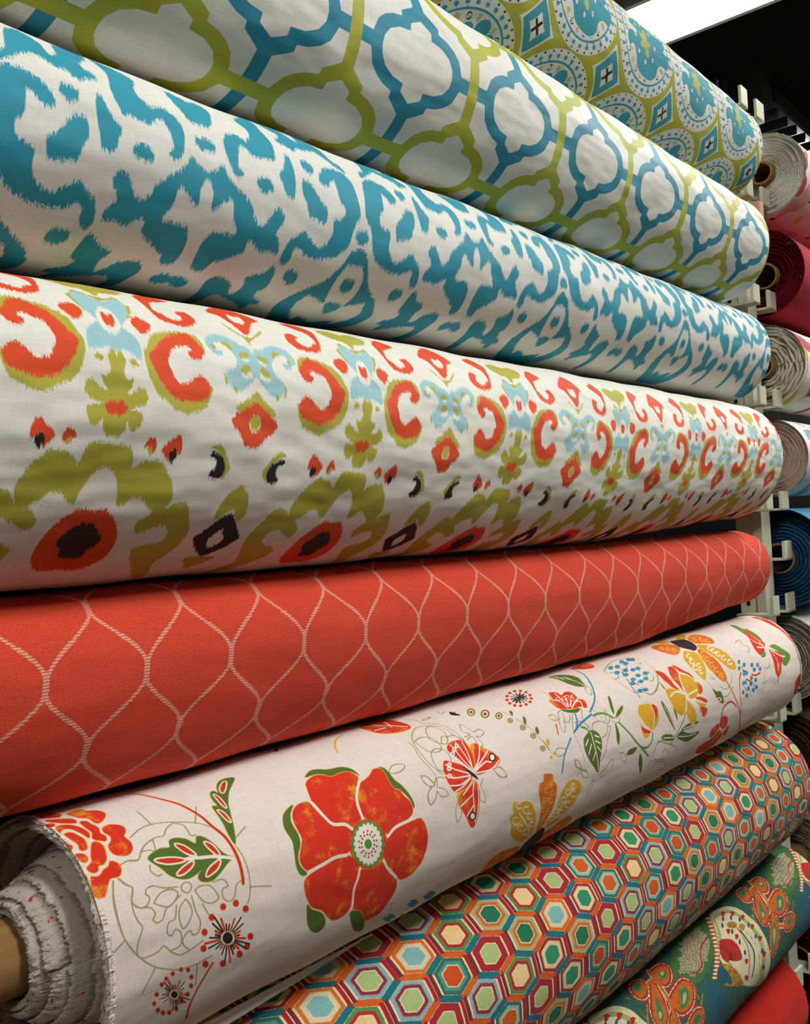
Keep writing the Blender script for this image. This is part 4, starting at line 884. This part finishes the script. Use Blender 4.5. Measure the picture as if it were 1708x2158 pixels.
def ogee_mat():
    m = NT('coral_ogee_cloth', .85); st = m.attr('st').outputs['Vector']; x, s, _ = m.sep(st)
    f1, f2, _ = m.sep(m.attr('d0').outputs['Vector'])
    d = m.math('SUBTRACT', .0015, m.math('MINIMUM', m.math('ABSOLUTE', f1), m.math('ABSOLUTE', f2)))
    z = m.math('FRACT', m.math('DIVIDE', s, .0022)); zig = m.math('ABSOLUTE', m.math('SUBTRACT', z, .5))
    rowid = m.math('FLOOR', m.math('DIVIDE', s, .0011)); jt = m.math('MULTIPLY', m.math('SUBTRACT', m.white(m.comb(rowid, 0, 0)), .5), .0010)
    line = m.step(m.math('ADD', d, jt), -.0003, .0003)
    stitch = m.step(zig, .10, .34, .18, 1.0)
    fl = m.noise(m.comb(m.math('MULTIPLY', x, 900.0), m.math('MULTIPLY', s, 900.0), 0), 1.0, 2)
    c = m.mix(m.step(fl, .3, .75), lin('CC3820'), lin('E0523A')); c = m.mix(m.math('MULTIPLY', line, stitch), c, lin('E2A892'))
    return cloth_finish(m, c, st, amp=.10, wrinkle=.25)
build('R5', 'slim roll of coral red fabric with pale stitched ogee lines', 2.6, .0012, design_ogee, ['f1', 'f2'], ogee_mat(), core_x=(.072, 1.76), ends=[far_end('R5', 'C24A38', 'A83424', 13), near_end('R5', 'C24A38', 'A83424', 14)], fray=[(fray_mesh('R5', ROLLS['R5'][3], 1, 200, .002, 15), thread('D4604A'))])

lay = [('olive', '9A9468'), ('green', '4F6A22'), ('gold', 'D9A21E'), ('orange', 'D8641A'), ('gold2', 'E0A530'), ('red', 'D22C14'), ('cream', 'E6D9C6'), ('redtop', 'C62A18'), ('dark', '2E1A16'), ('blue', '2A7F9E'), ('greentop', '5E8A34'), ('cream2', 'E9E2D4'), ('dots', 'C03020'), ('dots2', '4E8A2E')]
rend = end_mesh('R6', ROLLS['R6'][5]+.006, -1, .027, 9, lambda t: (0.030*math.exp(-((t-.62)/.16)**2) - .029*math.exp(-((t-.12)/.24)**2) - .006*t), 21, jag=.0016, na=260)
R6ROOT = build('R6', 'roll of off-white floral fabric printed with red poppies and a butterfly, frayed near end showing', 1.35, .0010, design_floral, [l[0] for l in lay],
      layered('floral_cloth', 'E2D2C8', lay, edge=.0003, tint='D2C2B4', amp=.08, wrinkle=.35, mottle={'red': ('E08A1E', 42.0, .51, .68), 'orange': ('E09A20', 60.0, .48, .62), 'green': ('6A5A1C', 70.0, .5, .62), 'gold': ('C98A1A', 70.0, .5, .7), 'blue': ('3F93B4', 80, .45, .6)}, outline={'red': ('E2A03A', .0006), 'green': ('A09A28', .0006), 'redtop': ('E0A860', .0004), 'gold': ('E8CF60', .0005), 'orange': ('E8B840', .0005)}),
      ends=[(rend, end_mat('end_R6', 'D9CDBF', 'C4B6A8', '8E8076', fleck='B83A42', fleck_amt=.65)), far_end('R6', 'D9CDBF', 'BFB3A2', 22)],
      fray=[(fray_mesh('R6', ROLLS['R6'][3], 1, 300, .004, 23), thread('E2DBD0')), (fray_mesh('R6', ROLLS['R6'][5]+.002, -1, 1600, .006, 24), thread('DDD3C8'))])

fx = np.linspace(.352, .64, 60); fs = np.linspace(0, 1, 9); FX, FS = np.repeat(fx, 9), np.tile(fs, 60)
T6 = arc_table('R6'); sl = np.interp(math.radians(-62), T6[0], T6[1]); wdt = 0.034*np.clip((.64-FX)/.29, 0, 1)**.8
base_ = surf('R6', FX, sl - wdt*FS*.75, .0022 + 0.0*FX); base_[:,1] -= wdt*FS**2*.55; base_[:,2] -= wdt*FS**2*.25
fm = grid_mesh('loose_flap', base_, 60, 9); set_attr(fm, 'st', np.stack([FX, sl-wdt*FS, 0*FX], 1))
flap = link('loose_flap', fm, layered('flap_cloth', 'E2D8CC', [], amp=.08), [c for c in R6ROOT.children if c.name.startswith('fabric_wrap')][0]); flap.modifiers.new('thick', 'SOLIDIFY').thickness = .0015
def hex_mat():
    m = NT('hexagon_cloth', .9); st = m.attr('st').outputs['Vector']
    rho = m.attr('rho').outputs['Fac']; vert = m.attr('vert').outputs['Fac']; slant = m.attr('slant').outputs['Fac']; tri = m.attr('tri').outputs['Fac']; rd = m.attr('red').outputs['Fac']
    x, s, _ = m.sep(st); jx = m.math('MULTIPLY', m.math('SUBTRACT', m.white(m.comb(m.math('FLOOR', m.math('DIVIDE', x, .0011)), m.math('FLOOR', m.math('DIVIDE', s, .0011)), 0)), .5), .035)
    r = m.math('ADD', rho, jx); cr = lin('DDD0A8')
    c = m.attr('c0').outputs['Color']; e = .018
    c = m.mix(m.step(r, .55-e, .55+e), c, cr); c = m.mix(m.step(r, .61-e, .61+e), c, m.attr('c1').outputs['Color'])
    c = m.mix(m.step(r, .80-.05, .80+.05), c, m.attr('c2').outputs['Color']); c = m.mix(m.step(r, 1.0-e, 1.0+e), c, cr)
    bar = m.mix(m.step(tri, -.05, .05), lin('1D6A74'), lin('CF5A1C'))
    jm = m.math('MULTIPLY', jx, .012)
    c = m.mix(m.step(m.math('ADD', slant, jm), .0028, .0036, 1, 0), c, bar)
    up = m.step(vert, .0054, .0060, 1, 0); c = m.mix(up, c, m.mix(m.step(rd, -.2, .2), lin('7E2430'), lin('A8201A')))
    c = m.mix(m.step(vert, .0005, .0009, 1, 0), c, lin('E6DCC0'))
    return cloth_finish(m, c, st, amp=.12, wrinkle=.25)
x, s = roll_grid('R7', 2.6, .0013); me, L, sh = roll_mesh('R7', x, s, design_hexagon)
for k_ in ('rho', 'vert', 'slant', 'tri', 'red', 'c0', 'c1', 'c2'): set_attr(me, k_, L[k_])
make_roll('R7', 'thick roll of multicoloured hexagon tapestry fabric below the floral roll', hex_mat(), me, [far_end('R7', 'C9B480', 'A98F58', 31), near_end('R7', 'C9B480', 'A98F58', 32)], [(fray_mesh('R7', ROLLS['R7'][3], 1, 500, .003, 33), thread('C9A95A'))])

lay = [('navy', '1D4A5E'), ('green', '3F6B34'), ('pale', 'A9B08A'), ('pink', '9A6A62'), ('cream', 'D6CBA0'), ('sage', '9FA468'), ('cream2', 'D6C9A4'), ('halo', 'A8281E'), ('halo2', 'D9C8A0'), ('halo3', '8E2420'), ('orange', 'C2631C'), ('green2', '2E7A54'), ('sage2', 'A9B46A'), ('gold', 'B58F30'), ('red', 'B0241A'), ('redtop', 'A8241A'), ('fringe', 'D9CDA0')]
lay2 = [l for l in lay if l[0] != 'navy'] + [('navy', '1F5566')]
build('R8', 'roll of dark green paisley fabric below the hexagon roll', 2.0, .0010, design_paisley, [l[0] for l in lay2],
      layered('paisley_cloth', '285A4A', lay2, edge=.0004, amp=.22, rag=.0011, tint='8A7A50', mottle={'green': ('6F8A3A', 60.0, .6, .7), 'red': ('6E1A2A', 60, .5, .65), 'gold': ('8E5A20', 160, .45, .55), 'orange': ('A84A18', 90, .5, .65)}), ends=[far_end('R8', 'B8A27A', '8E7A58', 41), near_end('R8', 'B8A27A', '8E7A58', 42)], fray=[(fray_mesh('R8', ROLLS['R8'][3], 1, 400, .003, 43), thread('C9B490'))])
build('R9', 'plain bright red fabric roll at the bottom of the rack', 8.0, .004, None, [], layered('plain_red_cloth', 'C22418', [], amp=.08, rough=.9), ends=[far_end('R9', 'D9A8A0', 'C06A60', 51), near_end('R9', 'D9A8A0', 'C06A60', 52)], fray=[(fray_mesh('R9', ROLLS['R9'][3], 1, 350, .004, 53), thread('E6C8C0'))], core_x=(.125, 1.80))

# ------------------------------------------------------------------ rolls of the second bay, seen from their ends
def side_cloth(name, base, spots, amp=.08):
    """print of scattered blobs: (colour, scale, threshold, seed)"""
    m = NT(name, .88); st = m.attr('st').outputs['Vector']; x, s, _ = m.sep(st); c = lin(base)
    for colr, sc, th, sd in spots:
        nz = m.noise(m.comb(m.math('MULTIPLY', x, 1.0), m.math('MULTIPLY', s, 1.0), sd), sc, 2, .4)
        c = m.mix(m.step(nz, th, th+.012), c, lin(colr))
    return cloth_finish(m, c, st, amp=amp)
def side_roll(label, Y, Z, R, x0, cloth, endm, core=.027, wraps=16, depth=WEDGE, seed=0, fray=None, length=1.36, jag=.0012, core_out=.018, wave=1.0):
    root = empty('fabric_roll', (x0+length/2, Y, CAM_Z+Z-R)); tag(root, label, 'fabric roll', 'fabric rolls of the second bay')
    na, nx = 96, 60; a = np.linspace(-math.pi, math.pi, na); x = np.linspace(x0, x0+length, nx)
    X, A = np.repeat(x, na), np.tile(a, nx); rr = R*(1+.006*np.sin(A*3+X*5+seed)+.005*np.sin(X*14+seed))
    me = grid_mesh('fabric_wrap', np.stack([X, Y-rr*np.cos(A), CAM_Z+Z+rr*np.sin(A)], 1), nx, na)
    set_attr(me, 'st', np.stack([X, A*R, 0*X], 1)); w = link('fabric_wrap', me, cloth, root)
    link('roll_end', end_mesh('', x0+.004, -1, core, wraps, depth, seed, jag=jag, sect=(Y, Z, R*1.002), na=200, wave=wave), endm, root)
    link('roll_end', end_mesh('', x0+length-.004, 1, core, 8, WEDGE, seed+1, sect=(Y, Z, R), na=64), endm, root)
    link('core_tube', tube_mesh('core_tube', x0-core_out, 3.39, Y, CAM_Z+Z, core-.004, core), cardboard(), root)
    if fray: tag(link('frayed_threads', fray_mesh('', x0, -1, fray[1], fray[2], seed+5, sect=(Y, Z, R)), thread(fray[0]), w), kind='stuff')
    return root
side_roll('white fabric roll with red and yellow flowers and a pale wound end', 0.6369, 0.6803, 0.0820, 1.948, side_cloth('white_flower_cloth', 'E6DFD8', [('D8A89C', 9.0, .56, 3.0), ('C8402E', 11.0, .63, 11.0), ('D8B420', 16.0, .66, 21.0), ('3A3430', 22.0, .69, 31.0)]), end_mat('end_white', 'F0ECE4', 'E2DCD0', 'C4BEB0'), core=.023, wraps=22, seed=61, fray=('E6E2DA', 900, .006), jag=.0016)
side_roll('crimson velvet fabric roll with a dark wound end', 0.6560, 0.4824, 0.0868, 1.948, layered('crimson_cloth', 'A8122A', [], amp=.2, rough=.95), end_mat('end_crimson', '7E1424', '5E1220', '2E1014', fleck='8A7A72', fleck_amt=.66), wraps=9, seed=63, core_out=-.02, depth=lambda t: .035*(1-t), fray=('B01A2E', 700, .006), jag=.002)
side_roll('cream fabric roll with pink and yellow sprigs, wavy wound end with brown core', 0.6621, 0.2954, 0.0840, 1.948, side_cloth('sprig_cloth', 'E6E2D6', [('C8B840', 18.0, .62, 2.0), ('B8486E', 15.0, .62, 12.0), ('5E8A4A', 24.0, .66, 22.0)]), end_mat('end_cream', 'E0D6C4', 'D0C4AE', '94866E'), core=.026, wraps=8, seed=65, wave=3.2, fray=('D9D0BE', 500, .005), jag=.0012)
side_roll('white print fabric roll with a tight beige pink wound end', 0.6641, 0.1100, 0.0787, 1.948, side_cloth('line_print_cloth', 'DDE2E0', [('7FA8AE', 14.0, .60, 5.0), ('B8588A', 20.0, .67, 15.0), ('4A5A60', 26.0, .69, 25.0)]), end_mat('end_beige', 'D8BCAC', 'CDB09E', 'AE9282'), core=.012, wraps=30, seed=67, fray=('DDD8CE', 300, .003), jag=.0006, core_out=-.01)
side_roll('deep blue fabric roll with a dark blue wound end and brown core', 0.6550, -0.0943, 0.0993, 1.948, layered('blue_cloth', '3F7FA0', [], amp=.1), end_mat('end_blue', '26587C', '1C4464', '101E30'), core=.031, wraps=10, seed=69, core_out=0.0, depth=lambda t: .03*t, fray=('2E6A90', 400, .004), jag=.0014)
side_roll('white and green fabric roll with a grey frayed end behind the floral roll', 0.6611, -0.2947, 0.0868, 1.948, side_cloth('green_print_cloth', 'DAD8D2', [('3F7A5E', 10.0, .55, 6.0), ('8E2E2A', 20.0, .66, 16.0)]), end_mat('end_grey', 'A9A294', '8E8678', '5E584E'), wraps=12, seed=71, fray=('E6E4E0', 600, .006))
side_roll('dark brown fabric roll with a brown wound end behind the hexagon roll', 0.6661, -0.4895, 0.0888, 1.948, layered('brown_cloth', '2E2018', [], amp=.15), end_mat('end_brown', '4A3628', '382820', '1E1612'), wraps=10, seed=73)
side_roll('olive beige fabric roll behind the paisley roll', 0.6611, -0.6964, 0.0868, 1.948, layered('olive_cloth', '6E6448', [], amp=.15), end_mat('end_olive', '9A8E70', '7E7358', '4E4636'), wraps=12, seed=75)
side_roll('dark wine red fabric roll near the bottom of the second bay', 0.6661, -0.8983, 0.0868, 1.948, layered('wine_cloth', '4A1418', [], amp=.15), end_mat('end_wine', '4A1A1E', '361216', '1A0A0C'), wraps=12, seed=77, core_out=0.0)
